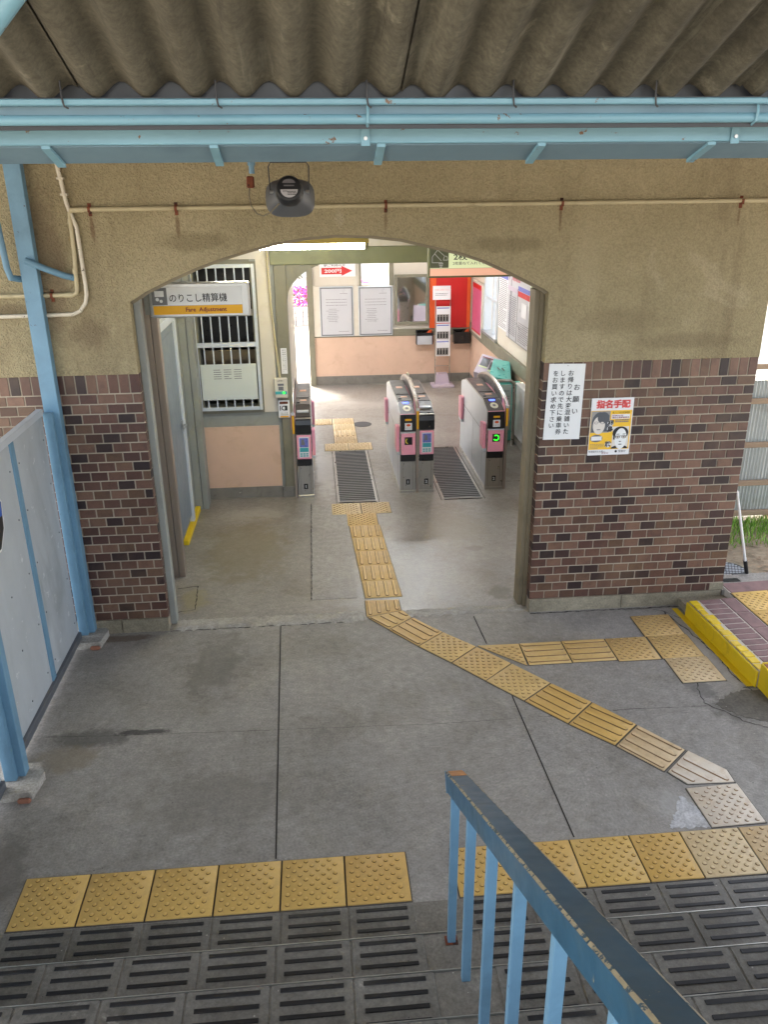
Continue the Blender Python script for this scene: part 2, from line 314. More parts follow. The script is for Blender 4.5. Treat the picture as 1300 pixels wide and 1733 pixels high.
MT['grass'] = island_mat('grass_blades', [(96, 150, 44), (128, 186, 58), (150, 198, 78), (168, 178, 92), (84, 130, 44), (120, 176, 52)])
MT['azalea'] = island_mat('azalea_petals', [(226, 70, 176), (240, 110, 200), (206, 50, 150), (236, 90, 190), (248, 150, 214)])
MT['leaf'] = island_mat('azalea_leaves', [(70, 104, 40), (104, 140, 60), (88, 120, 44)])
n = NT('mirror'); n.b.inputs['Base Color'].default_value = (.82, .85, .85, 1); n.b.inputs['Metallic'].default_value = 1; n.b.inputs['Roughness'].default_value = .04; MT['mirror'] = n.m
n = NT('acrylic_sheet'); n.b.inputs['Base Color'].default_value = lin((214, 220, 216)); n.b.inputs['Roughness'].default_value = .25; n.b.inputs['Transmission Weight'].default_value = .35; n.b.inputs['Alpha'].default_value = .85; MT['acrylic'] = n.m
n = NT('window_glass'); n.b.inputs['Base Color'].default_value = (.9, .95, .95, 1); n.b.inputs['Roughness'].default_value = .05; n.b.inputs['Alpha'].default_value = .15; MT['glass'] = n.m
n = NT('veil_sheet'); n.b.inputs['Base Color'].default_value = lin((214, 220, 214)); n.b.inputs['Roughness'].default_value = .4; n.b.inputs['Alpha'].default_value = .8; MT['veil'] = n.m
n = NT('milky_sheet'); n.b.inputs['Base Color'].default_value = lin((226, 236, 240)); n.b.inputs['Roughness'].default_value = .4; n.b.inputs['Transmission Weight'].default_value = .75; MT['milky'] = n.m

# ------------------------------------------------------------------ mesh builder
class MB:
    def __init__(s): s.v = []; s.f = []; s.mi = []; s.cur = 0; s.mark = 0
    def add(s, vs, fs):
        b = len(s.v); s.v += [tuple(v) for v in vs]
        for f in fs: s.f.append(tuple(b+i for i in f)); s.mi.append(s.cur)
        return s
    def m(s, i): s.cur = i; return s
    def begin(s): s.mark = len(s.v); return s
    def xf(s, M):
        for i in range(s.mark, len(s.v)): s.v[i] = tuple(M @ Vector(s.v[i]))
        return s
    def box(s, x0, x1, y0, y1, z0, z1, ch=0):
        x0, x1 = sorted((x0, x1)); y0, y1 = sorted((y0, y1)); z0, z1 = sorted((z0, z1))
        ch = min(ch, .45*min(x1-x0, y1-y0, z1-z0))
        if ch <= 0:
            v = [(x, y, z) for x in (x0, x1) for y in (y0, y1) for z in (z0, z1)]
            return s.add(v, [(0, 1, 3, 2), (4, 6, 7, 5), (0, 4, 5, 1), (2, 3, 7, 6), (0, 2, 6, 4), (1, 5, 7, 3)])
        L = ((x0, x1), (y0, y1), (z0, z1)); vs = []; idx = {}
        for a in range(3):
            for sg in [(i, j, k) for i in (0, 1) for j in (0, 1) for k in (0, 1)]:
                p = [L[t][sg[t]] + (0 if t == a else (ch if sg[t] == 0 else -ch)) for t in range(3)]
                idx[(a,)+sg] = len(vs); vs.append(p)
        fs = []
        for a in range(3):
            b, c = [(1, 2), (0, 2), (0, 1)][a]
            for sa in (0, 1):
                q = []
                for sb, sc in ((0, 0), (1, 0), (1, 1), (0, 1)):
                    t = [0, 0, 0]; t[a] = sa; t[b] = sb; t[c] = sc; q.append(idx[(a,)+tuple(t)])
                fs.append(q)
        for a, b, c in ((0, 1, 2), (0, 2, 1), (1, 2, 0)):
            for sa in (0, 1):
                for sb in (0, 1):
                    t0 = [0, 0, 0]; t0[a] = sa; t0[b] = sb; t1 = list(t0); t1[c] = 1
                    fs.append([idx[(a,)+tuple(t0)], idx[(b,)+tuple(t0)], idx[(b,)+tuple(t1)], idx[(a,)+tuple(t1)]])
        for t in [(i, j, k) for i in (0, 1) for j in (0, 1) for k in (0, 1)]:
            fs.append([idx[(a,)+t] for a in range(3)])
        return s.add(vs, fs)
    def prism(s, poly, axis, a, b):
        def P(u, v, t): return {'x': (t, u, v), 'y': (u, t, v), 'z': (u, v, t)}[axis]
        n = len(poly); vs = [P(u, v, a) for u, v in poly] + [P(u, v, b) for u, v in poly]
        fs = [tuple(range(n)), tuple(range(2*n-1, n-1, -1))] + [(i, (i+1) % n, n+(i+1) % n, n+i) for i in range(n)]
        return s.add(vs, fs)
    def tube(s, path, r, n=10, caps=True):
        path = [Vector(p) for p in path]; rings = []; up = None
        for i, p in enumerate(path):
            d = (path[min(i+1, len(path)-1)] - path[max(i-1, 0)]).normalized()
            if up is None: up = Vector((0, 0, 1)) if abs(d.z) < .9 else Vector((1, 0, 0))
            up = (up - d*up.dot(d)).normalized(); sd_ = d.cross(up)
            rr = r[i] if isinstance(r, (list, tuple)) else r
            rings.append([p + rr*(math.cos(2*math.pi*k/n)*up + math.sin(2*math.pi*k/n)*sd_) for k in range(n)])
        vs = [v for q in rings for v in q]; fs = []
        for i in range(len(path)-1):
            for k in range(n): fs.append((i*n+k, i*n+(k+1) % n, (i+1)*n+(k+1) % n, (i+1)*n+k))
        if caps: fs += [tuple(range(n))[::-1], tuple((len(path)-1)*n+k for k in range(n))]
        return s.add(vs, fs)
    def bar(s, a, b, w, h, up=(0, 0, 1)):      # rectangular bar from a to b
        a, b = Vector(a), Vector(b); d = (b-a).normalized(); up = Vector(up); up = (up-d*up.dot(d)).normalized(); sd_ = d.cross(up)
        vs = [p + sx*sd_*w/2 + sz*up*h/2 for p in (a, b) for sx, sz in ((-1, -1), (1, -1), (1, 1), (-1, 1))]
        return s.add(vs, [(0, 1, 2, 3), (7, 6, 5, 4), (0, 4, 5, 1), (1, 5, 6, 2), (2, 6, 7, 3), (3, 7, 4, 0)])
    def quad(s, a, b, c, d): return s.add([a, b, c, d], [(0, 1, 2, 3)])
    def disc(s, c, r, axis='z', n=24, rx=None):
        rx = rx or r; c = Vector(c); pts = []
        for k in range(n):
            u, v = rx*math.cos(2*math.pi*k/n), r*math.sin(2*math.pi*k/n)
            pts.append(c + Vector({'z': (u, v, 0), 'y': (u, 0, v), 'x': (0, u, v)}[axis]))
        return s.add(pts, [tuple(range(n))])
    def cyl(s, c, r, h, axis='z', n=20, r2=None):
        c = Vector(c); d = Vector({'z': (0, 0, h), 'y': (0, h, 0), 'x': (h, 0, 0)}[axis])
        return s.tube([c, c+d], [r, r if r2 is None else r2], n)
    def build(s, name, mats, parent=None, world=True, smooth=None, loc=None, recalc=True):
        off = Vector((0, 0, 0))
        if parent is not None and world: off = Vector(parent.get('_off', (0, 0, 0)))
        if parent is None:
            if loc is None:
                xs, ys, zs = zip(*s.v); loc = ((min(xs)+max(xs))/2, (min(ys)+max(ys))/2, min(zs))
            off = Vector(loc)
        me = bpy.data.meshes.new(name); me.from_pydata([tuple(Vector(v)-Vector(off)) for v in s.v], [], s.f)
        if not isinstance(mats, (list, tuple)): mats = [mats]
        for k in mats: me.materials.append(MT[k] if isinstance(k, str) else k)
        me.polygons.foreach_set('material_index', s.mi); me.update()
        if recalc:
            bm = bmesh.new(); bm.from_mesh(me); bmesh.ops.recalc_face_normals(bm, faces=bm.faces); bm.to_mesh(me); bm.free()
        if smooth:
            me.polygons.foreach_set('use_smooth', [True]*len(me.polygons)); me.set_sharp_from_angle(angle=R(smooth))
        o = bpy.data.objects.new(name, me); COL.objects.link(o)
        if parent is not None: o.parent = parent; o['_off'] = Vector(off)
        else: o.location = loc; o['_off'] = Vector(off)
        return o
def tag(o, label, cat, group=None):
    o['label'] = label; o['category'] = cat
    if group: o['group'] = group
    return o
def thing(name, label, cat, loc, rotz=0, group=None):
    o = bpy.data.objects.new(name, None); COL.objects.link(o); o.location = loc; o.rotation_euler = (0, 0, rotz); o.empty_display_size = .1
    o['_off'] = Vector(loc) if rotz == 0 else Vector((0, 0, 0))
    return tag(o, label, cat, group)
def struct(o): o['kind'] = 'structure'; return o

# text ---------------------------------------------------------------
_g = {}
def glyphs(t, bold=0):
    key = (t, bold)
    if key not in _g:
        c = bpy.data.curves.new('t', 'FONT'); c.body = t; c.size = 1; c.offset = bold; c.resolution_u = 2
        o = bpy.data.objects.new('t', c); COL.objects.link(o); bpy.context.view_layer.update()
        me = bpy.data.meshes.new_from_object(o.evaluated_get(bpy.context.evaluated_depsgraph_get()))
        vs = [(v.co.x, v.co.y) for v in me.vertices]; fs = [tuple(p.vertices) for p in me.polygons]
        bpy.data.objects.remove(o); bpy.data.curves.remove(c); bpy.data.meshes.remove(me)
        _g[key] = (vs, fs)
    return _g[key]
def text(mb, t, o, h, ux=(1, 0, 0), uy=(0, 0, 1), w=None, align='c', bold=0, em=False):
    """t centred (or left) on point o; h = glyph height (bbox) unless em; w = total width if given"""
    vs, fs = glyphs(t, bold)
    if not vs: return
    xs = [v[0] for v in vs]; ys = [v[1] for v in vs]
    x0, x1, y0, y1 = min(xs), max(xs), min(ys), max(ys)
    k = h if em else h/max(1e-6, (y1-y0)); kx = (w/(x1-x0)) if w else k
    ox = (x0+x1)/2 if align == 'c' else x0; oy = .36 if em else (y0+y1)/2
    if em: ox = (x0+x1)/2
    ux, uy, o = Vector(ux), Vector(uy), Vector(o)
    mb.add([o + ux*(x-ox)*kx + uy*(y-oy)*k for x, y in vs], fs)
def scribble(mb, o, w, h, ux=(1, 0, 0), uy=(0, 0, 1), rows=5, seed=0, fill=.8, th=.35):
    """lines of unreadably small print as short dashes"""
    rd = random.Random(seed); ux, uy, o = Vector(ux), Vector(uy), Vector(o)
    for r in range(rows):
        y = h*(rows-r-.5)/rows - h/2; x = -w/2; end = w/2*(rd.uniform(.1, 1) if rd.random() > fill else 1)
        while x < end:
            l = w*rd.uniform(.02, .12); l = min(l, end-x)
            if l > .004*w: 
                t = h/rows*th/2
                mb.add([o+ux*x+uy*(y-t), o+ux*(x+l)+uy*(y-t), o+ux*(x+l)+uy*(y+t), o+ux*x+uy*(y+t)], [(0, 1, 2, 3)])
            x += l + w*.018
ORD = ['first', 'second', 'third', 'fourth', 'fifth', 'sixth', 'seventh', 'eighth', 'ninth', 'tenth']

# ------------------------------------------------------------------ ground and floors
g = MB().quad((-300, -300, -.06), (300, -300, -.06), (300, 300, -.06), (-300, 300, -.06)).build('ground', 'ground', loc=(0, 0, -.06)); struct(g)
def ribbon(mb, pts, w, z, jit=0, seed=0):
    rd = random.Random(seed); P = [Vector((x, y, 0)) for x, y in pts]; out = []
    for a, b in zip(P, P[1:]):
        n_ = max(1, int((b-a).length/.03)) if jit else 1
        for k in range(n_): out.append(a.lerp(b, k/n_) + (Vector((rd.uniform(-jit, jit), rd.uniform(-jit, jit), 0)) if (jit and k) else Vector()))
    out.append(P[-1])
    for i in range(len(out)-1):
        a, b = out[i], out[i+1]; d = (b-a).normalized(); nn = Vector((-d.y, d.x, 0))
        wa = w*(rd.uniform(.4, 1.2) if jit else 1)/2
        mb.add([(*(a-nn*wa).xy, z), (*(b-nn*wa).xy, z), (*(b+nn*wa).xy, z), (*(a+nn*wa).xy, z)], [(0, 1, 2, 3)])
mb = MB().box(-3.62, 6, -3.0, 0.0, -.05, 0)
mb.m(1)
ribbon(mb, [(-1.905, -.02), (-1.856, -2.34)], .008, .0015)
ribbon(mb, [(-3.3, -1.24), (-2.803, -1.273), (-.912, -1.345), (-.36, -1.34)], .0025, .0015, .002, 3)
ribbon(mb, [(-.28, -1.34), (.324, -1.316), (.80, -1.33)], .004, .0015, .002, 4)
ribbon(mb, [(-.437, -.04), (-.42, -.45)], .008, .0015)
ribbon(mb, [(-.388, -1.1), (-.363, -2.34)], .008, .0015)
ribbon(mb, [(.74, -.07), (.95, -.06), (1.04, -.13), (1.14, -.27)], .006, .0015, .006, 1)
ribbon(mb, [(1.02, -.1), (1.07, -.35), (1.12, -.55), (1.14, -.82), (1.13, -1.0), (1.17, -1.22), (1.27, -1.4), (1.5, -1.6)], .009, .0015, .012, 2)
ribbon(mb, [(1.13, -1.16), (1.24, -1.17)], .008, .0015, .006, 5)
ribbon(mb, [(.86, -1.05), (.8, -1.3), (.98, -1.52), (1.2, -1.68), (1.6, -1.8)], .006, .0015, .012, 6)
ribbon(mb, [(-2.72, -.035), (-1.5, -.03), (-1.3, -.02)], .01, .0015, .006, 8)
ribbon(mb, [(0, -.045), (1.2, -.05)], .012, .0015, .005, 9)
struct(mb.build('floor', ['floor', 'joint'], loc=(0, -1.5, 0)))
mb = MB().box(-3.0, 1.3, 0.0, 8.4, -.05, .002)
mb.m(1); mb.box(-1.668, -1.31, .35, 2.45, .002, .0045)
mb.m(2); ribbon(mb, [(-1.672, .35), (-1.666, 2.5)], .008, .0065, .003, 3)
ribbon(mb, [(-2.77, .653), (-2.607, .689), (-2.579, .278), (-2.71, .246)], .008, .0065, .004, 6)
ribbon(mb, [(.45, 2.95), (.95, 2.93)], .01, .0065, .003, 7)
struct(mb.build('hall_floor', ['floor_in', 'patch', 'joint'], loc=(-1, 4, 0)))
# rough cement threshold in the archway
rd = random.Random(5); mb = MB()
def lumpy(mb, x0, x1, y0, y1, z, nx, ny, amp, edge=.02):
    vs = []
    for i in range(nx+1):
        for j in range(ny+1):
            e = (rd.uniform(-edge, edge) if j in (0, ny) else 0)
            inner = 0 < j < ny and 0 < i < nx
            vs.append((x0+(x1-x0)*i/nx, y0+(y1-y0)*j/ny+e, z+(rd.uniform(.2, 1)*amp if inner else -.006)))
    mb.add(vs, [(i*(ny+1)+j, (i+1)*(ny+1)+j, (i+1)*(ny+1)+j+1, i*(ny+1)+j+1) for i in range(nx) for j in range(ny)])
lumpy(mb, -2.70, -1.27, -.03, .13, .006, 70, 6, .014)
lumpy(mb, -.95, -.02, .0, .11, .006, 46, 5, .008)
tag(mb.build('threshold', 'cement', smooth=60), 'rough pale cement threshold strip across the floor of the archway', 'threshold')

rd = random.Random(31)
def blotch(name, pts, mat, z, label, cat):
    out = []
    for a_, b_ in zip(pts, pts[1:]+pts[:1]):
        for k in range(9):
            t_ = k/9; out.append((a_[0]+(b_[0]-a_[0])*t_+rd.uniform(-.012, .012), a_[1]+(b_[1]-a_[1])*t_+rd.uniform(-.012, .012)))
    return tag(MB().prism(out, 'z', -.002, z).build(name, mat), label, cat)
blotch('asphalt_patch', [(.87, -1.32), (1.0, -1.22), (1.12, -1.19), (1.28, -1.20), (1.8, -1.36), (2.0, -1.9), (1.5, -1.8), (1.25, -1.62), (1.08, -1.52), (.95, -1.44)], 'asphalt', .0022, 'rough dark patch in the concrete at the right edge below the yellow kerb', 'patch')
blotch('cement_patch', [(.30, -2.10), (.345, -2.2), (.37, -2.335), (.24, -2.335), (.13, -2.33), (.22, -2.22)], 'smear', .0018, 'pale cement smear beside the whitish dotted tile at the stair foot', 'patch')

# ------------------------------------------------------------------ tactile tiles
def inpoly(p, poly):
    c = False; n = len(poly)
    for i in range(n):
        (x0, y0), (x1, y1) = poly[i], poly[(i+1) % n]
        if (y0 > p[1]) != (y1 > p[1]) and p[0] < (x1-x0)*(p[1]-y0)/(y1-y0)+x0: c = not c
    return c
def edge_d(p, poly):
    n = len(poly); d = 9; P = Vector(p)
    for i in range(n):
        a, b = Vector(poly[i]), Vector(poly[(i+1) % n]); t = max(0, min(1, (P-a).dot(b-a)/(b-a).length_squared)); d = min(d, (P-a-(b-a)*t).length)
    return d
def tactile(poly, kind, mat, label, group, ang=0, org=None, z=0.0, dome_r=.0112, name='tactile_tile'):
    c = Vector((sum(p[0] for p in poly)/len(poly), sum(p[1] for p in poly)/len(poly)))
    poly = [tuple(Vector(p)+(c-Vector(p)).normalized()*.004) for p in poly]
    n = len(poly); T = z+.009; ins = [tuple(Vector(p)+(c-Vector(p)).normalized()*.003) for p in poly]
    mb = MB().m(1); bed = [tuple(c+(Vector(p)-c)*(1+.0085/(Vector(p)-c).length)) for p in poly]; mb.add([(*p, z+.0022) for p in bed]+[(*p, z-.003) for p in bed], [tuple(range(n))]+[(i, (i+1) % n, n+(i+1) % n, n+i) for i in range(n)]); mb.m(0)
    vs = [(*p, z-.004) for p in poly]+[(*p, T-.002) for p in poly]+[(*p, T) for p in ins]
    mb.add(vs, [(i, (i+1) % n, n+(i+1) % n, n+i) for i in range(n)]+[(n+i, n+(i+1) % n, 2*n+(i+1) % n, 2*n+i) for i in range(n)]+[tuple(range(2*n, 3*n)), tuple(range(n))[::-1]])
    org = Vector(org if org else poly[0]); ca, sa = math.cos(ang), math.sin(ang)
    W = lambda u, v: (org.x+u*ca-v*sa, org.y+u*sa+v*ca)
    if kind == 'dots':
        for j in range(-2, 24):
            for i in range(-2, 14):
                u = .028+i*.056+(.028 if j % 2 else 0); v = .024+j*.028
                p = W(u, v)
                if inpoly(p, poly) and edge_d(p, poly) > .0155:
                    k = 10; rings = []
                    for rr, hh in ((dome_r, 0), (dome_r*.88, .0036), (dome_r*.55, .0058)):
                        rings += [(p[0]+rr*math.cos(2*math.pi*q/k), p[1]+rr*math.sin(2*math.pi*q/k), T+hh) for q in range(k)]
                    fs = [(a*k+q, a*k+(q+1) % k, (a+1)*k+(q+1) % k, (a+1)*k+q) for a in range(2) for q in range(k)]+[tuple(range(2*k, 3*k))]
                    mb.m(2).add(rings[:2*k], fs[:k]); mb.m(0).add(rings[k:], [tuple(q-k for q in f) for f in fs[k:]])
    else:
        org = c
        for i in range(4):
            u = (i-1.5)*.071; vv = [v*.005-.25 for v in range(100) if inpoly(W(u, v*.005-.25), poly) and edge_d(W(u, v*.005-.25), poly) > .0135]
            if len(vv) < 12: continue
            v0, v1 = vv[0], vv[-1]; out = []
            for rr, hh in ((.0150, 0), (.0112, .0055)):
                ring = []
                for s_, vc in ((-1, v0+.006), (1, v1-.006)):
                    for q in range(5):
                        a = -math.pi/2*s_*-1 + math.pi*q/4*1
                        ring.append((u+rr*math.cos(math.pi*q/4+(math.pi if s_ < 0 else 0)), vc+s_*0+rr*math.sin(math.pi*q/4+(math.pi if s_ < 0 else 0))))
                out.append([(*W(*p), T+hh) for p in ring])
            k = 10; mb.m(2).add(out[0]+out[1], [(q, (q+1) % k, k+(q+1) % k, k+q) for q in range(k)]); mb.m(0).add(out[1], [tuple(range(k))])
    o = mb.build(name, [mat, 'bed', mat+'_g'], smooth=50, loc=(c.x, c.y, z)); return tag(o, label, 'tactile tile', group)  # third slot: side faces coloured darker as painted shading
def rect(x, y, w=.3, h=.3): return [(x, y-h), (x+w, y-h), (x+w, y), (x, y)]
for i in range(6):
    x = -3.036+.303*i
    tactile(rect(x, -2.355-.0006*i), 'dots', 'yel', f'{ORD[i]} yellow dotted tile from the left in the row below the left flight', 'yellow dotted tiles at the stair foot')
xs = [-1.0, -.697, -.395, -.088, .176, .484, .787, 1.09, 1.39]
for i in range(8):
    tactile(rect(xs[i], -2.358, xs[i+1]-xs[i]-.003), 'dots', ['yel', 'yel', 'yel', 'yel', 'pale', 'pale', 'och', 'och'][i], f'{ORD[i]} dotted tile from the handrail in the row below the right flight', 'yellow dotted tiles at the stair foot')
G = 'tactile tiles of the path through the hall'
tactile(rect(-1.46, 2.452), 'dots', 'pale', 'pale dotted tile at the hall side of the left drain grate, left one of two', G)
tactile(rect(-1.157, 2.452), 'dots', 'pale', 'pale dotted tile at the hall side of the left drain grate, right one of two', G)
tactile(rect(-1.315, 2.149), 'dots', 'och', 'single dotted ochre tile joining the barred strip to the pair at the drain grate', G)
for k in range(5):
    y = 1.846-.303*k; x = -1.303+.012*k
    tactile([(x+.01, y-.3), (x+.31, y-.3), (x+.3, y), (x, y)], 'bars', 'och', f'{ORD[k]} barred ochre tile of the straight strip counted from the drain grate', G, ang=0, org=(x+.005, y-.3))
tactile([(-1.254, .027), (-.978, .105), (-.979, .283), (-1.25, .288)], 'bars', 'och', 'cut barred ochre tile lying on the archway threshold', G, ang=0, org=(-1.26, .0))
da = math.atan2(-.675+.44, .2)   # diagonal direction
D = [[(-1.244, .016), (-.965, .10), (-.911, -.019), (-1.102, -.179)],
     [(-1.10, -.186), (-.905, -.024), (-.71, -.258), (-.914, -.435)],
     [(-.912, -.44), (-.708, -.262), (-.505, -.486), (-.714, -.676)],
     [(-.71, -.681), (-.501, -.491), (-.307, -.728), (-.524, -.918)],
     [(-.522, -.922), (-.303, -.733), (-.104, -.989), (-.326, -1.166)],
     [(-.322, -1.171), (-.10, -.994), (.096, -1.225), (-.118, -1.426)],
     [(-.115, -1.431), (.10, -1.23), (.291, -1.478), (.094, -1.658)],
     [(.098, -1.664), (.295, -1.484), (.482, -1.739), (.286, -1.907)],
     [(.302, -1.912), (.494, -1.746), (.641, -1.932), (.636, -2.03), (.369, -2.02)]]
dk = ['bars', 'bars', 'dots', 'dots', 'dots', 'bars', 'bars', 'bars', 'bars']
dm = ['och', 'och', 'och', 'och', 'och', 'yel', 'yel', 'pale', 'white_t']
dl = ['cut barred tile where the path bends off the threshold', 'barred ochre tile just before the three dotted tiles of the diagonal path', 'dotted ochre tile nearest the archway on the diagonal path', 'dotted ochre tile on the diagonal where the side branch joins',
      'dotted ochre tile just past the branch on the diagonal path', 'barred yellow tile next after the dotted ones on the diagonal path', 'barred yellow tile midway down the lower diagonal path', 'worn barred tile before the whitest one on the diagonal path', 'most worn whitish barred tile with a cut corner at the lower bend']
for i, q in enumerate(D):
    org = Vector(q[3] if len(q) == 4 else (.29, -1.9))
    if i == 0: org = Vector((-1.13, -.2))
    if i == 8: org = Vector((.47, -2.15)); 
    a = math.atan2(q[0][1]-q[3][1], q[0][0]-q[3][0]) if i not in (0, 8) else math.atan2(.25, -.2)
    # u runs across the strip, v along it
    tactile(q, dk[i], dm[i], dl[i], 'tactile tiles of the diagonal path', ang=a-math.pi/2, org=org)
tactile([(.354, -2.345), (.647, -2.338), (.641, -2.041), (.347, -2.052)], 'dots', 'white_t', 'whitish dotted tile between the diagonal path and the stair foot row', 'tactile tiles of the diagonal path')
tactile([(-.202, -.765), (-.192, -.481), (-.492, -.478)], 'dots', 'och', 'triangular dotted ochre tile filling the fork of the two paths', 'tactile tiles of the side branch', org=(-.5, -.77))
tactile(rect(-.19, -.478, .303, .283), 'bars', 'och', 'barred ochre tile of the side branch next to the triangle', 'tactile tiles of the side branch', ang=-math.pi/2, org=(-.19, -.478))
tactile(rect(.118, -.476, .315, .283), 'bars', 'och', 'barred ochre tile of the side branch next to the dotted ones', 'tactile tiles of the side branch', ang=-math.pi/2, org=(.118, -.476))
tactile(rect(.439, -.477), 'dots', 'och', 'dotted ochre tile of the side branch left of the column of three', 'tactile tiles of the side branch')
for k, m_ in enumerate(['och', 'och', 'pale']):
    tactile(rect(.742+.009*k, -.175-.3*k), 'dots', m_, ['dotted tile nearest the brick wall in the column of three', 'middle dotted tile in the column of three near the curb', 'palest dotted tile in the column of three, farthest from the brick wall'][k], 'tactile tiles of the side branch')
tactile(rect(-1.49, 4.61), 'dots', 'pale', 'pale dotted tile at the far end of the left drain grate, left of two', G)
tactile(rect(-1.19, 4.61), 'dots', 'pale', 'pale dotted tile at the far end of the left drain grate, right of two', G)
for k in range(3):
    tactile(rect(-1.36, 4.915+.303*k), ['dots', 'bars', 'dots'][k], 'pale', ['pale dotted tile just beyond the pair behind the left drain grate', 'pale barred tile between two dotted ones behind the ticket gates', 'pale dotted tile beyond the barred one behind the ticket gates'][k], G)
tactile(rect(-1.36, 5.825), 'dots', 'pale', 'pale dotted tile at the inner corner of the path behind the gates', G)
tactile(rect(-1.665, 5.825), 'dots', 'pale', 'pale dotted tile nearest the left gate, end of the path behind the gates', G)

# ------------------------------------------------------------------ stairs
NR, TR, RI, Y0 = 9, .305, .16, -2.975
stair = thing('staircase', 'grey tiled concrete staircase with metal nosings climbing toward the viewer', 'staircase', (-1.1, -2.975, 0))
def tread_tile(parent, x, y1, z, w=.299, dpt=.3):
    mb = MB().box(x+.003, x+w, y1-dpt, y1, z-.02, z+.004, .002); mb.m(1)
    for k in range(5):
        yc = y1-.026-.054*k; mb.box(x+.034, x+w-.032, yc-.0095, yc+.0095, z+.0035, z+.0078, .0018)
    mb.build('tread_tile', ['tile_grey', 'rubber'], parent)
for s_ in range(1, NR+1):
    y = Y0-TR*(s_-1); z = RI*s_
    body = MB().box(-3.62, 3.0, -6.6 if s_ == NR else y-TR, y, z-RI-(0 if s_ > 1 else .05), z, .004).build('step', 'step', stair)
    MB().box(-3.4, -1.0, y+.0, y+.0035, z-.004, z+.0058).box(-1.0, 3.0, y+.0, y+.0035, z-.004, z+.0058).build('nosing', 'nosing', body)
    if s_ <= 5:
        for k in range(-7, 1): tread_tile(body, -1.515+.305*k, y-.001, z)
        for k in range(0, 8 if s_ < 4 else 6): tread_tile(body, -.985+.305*k, y-.001, z)
body = MB().box(-3.4, 3.0, Y0-.01, -2.664, -.01, .0015).build('landing_strip', 'step', stair)
for k in range(-6, 1): tread_tile(body, -1.515+.305*k, -2.667, .001)
for k in range(0, 8): tread_tile(body, -.985+.305*k, -2.667, .001)

# ------------------------------------------------------------------ handrail
hr = thing('handrail', 'worn blue steel handrail with square balusters running up the stairs', 'handrail', (-1.1, -3.0, .16))
sl = .571
a = Vector((-1.095, -2.965, .93)); b = Vector((-1.095, -6.3, .93+sl*(6.3-2.965)))
mb = MB().begin(); dd = (b-a); L = dd.length
mb.box(-.036, .036, 0, L, -.04, .04, .006)
ax = dd.normalized(); upv = Vector((1, 0, 0)).cross(ax)
MM = Matrix(((1, ax.x, 0), (0, ax.y, 0), (0, ax.z, 0)))
up = Vector((0, -ax.z, ax.y)); up = up if up.z > 0 else -up
T4 = Matrix(((1, ax.x, up.x, a.x), (0, ax.y, up.y, a.y), (0, ax.z, up.z, a.z), (0, 0, 0, 1)))
mb.xf(T4); mb.build('top_rail', 'rail', hr)
mb = MB().begin(); rr = random.Random(3)
for sx in (-1, 1):
    t = .0
    while t < L:
        l = rr.uniform(.02, .16); wd = rr.uniform(.0004, .0016) if sx < 0 else rr.uniform(.0004, .0015)
        mb.add([(sx*.0366, t, .0365+rr.uniform(-.003, .001)), (sx*.0366, t+l, .0365), (sx*.0305, t+l, .0406), (sx*(.0305-wd), t+l*.5, .0406), (sx*.0305, t, .0406)], [(0, 1, 2, 3, 4)]); t += l*rr.uniform(.8, 1.1)
mb.xf(T4).build('worn_edge', 'rail_worn', hr, recalc=False)
mb = MB().begin(); mb.box(-.037, .037, -.003, .0, -.041, .041); mb.xf(T4); mb.build('end_cap', 'blue', hr)
mb = MB().begin(); mb.box(-.027, .030, .004, .11, .0402, .0412); mb.xf(T4); mb.build('bare_patch', 'bare', hr)
for k in range(9):
    y = Y0-.04-TR*k; z = RI*(k+1)
    top = a.z+sl*(-2.965-y)-.045
    p = MB().box(-1.118, -1.086, y-.013, y+.013, z+.001, top, .002).build('baluster', 'blue', hr)
    MB().box(-1.128, -1.076, y-.022, y+.022, z, z+.003).build('foot_stain', 'rust', p) if k == 0 else None

# ------------------------------------------------------------------ station building: front wall
XL, XR = -2.731, 0.0
bd = thing('station_building', 'station house front in yellow-brown roughcast with brown brick base and low archway', 'building', (-1.3, .1, 0))
arch = [(XL, 2.385), (-2.703, 2.401), (-2.624, 2.448), (-2.473, 2.517), (-2.291, 2.592), (-2.12, 2.648), (-1.963, 2.692), (-1.777, 2.735), (-1.6, 2.762), (-1.404, 2.776), (-1.178, 2.768), (-.981, 2.745), (-.802, 2.703), (-.597, 2.656), (-.44, 2.606), (-.265, 2.529), (-.119, 2.459), (-.025, 2.412), (XR, 2.395)]
BT = 1.925
poly = [(-7, BT), (XL, BT)]+arch+[(XR, BT), (1.53, BT), (1.53, 3.9), (-2.5, 5.2), (-7, 5.2)]  # left part of the top raised out of view to block the sun
front = MB().prism(poly, 'y', -.014, .24).build('front_wall', 'stucco', bd)
for a_, b_ in ((-7, XL), (0, 1.53)): MB().box(a_, b_, .0, .24, -.05, BT).build('pier', 'grout', bd)
for a_, b_, c_ in ((-7, -3.605, .022), (-3.6, -3.07, .022), (-3.066, XL+.004, .023), (XR-.004, .72, .022), (.7225, 1.515, .023)): MB().box(a_, b_, -c_, -.0002, -.02, .106, .004).build('plinth', 'plinth', bd)
MB().box(1.425, 1.5375, -.0095, -.0001, .1075, .166, .002).build('mortar_patch', 'plinth', bd)
PV, PH = .0677, .1169
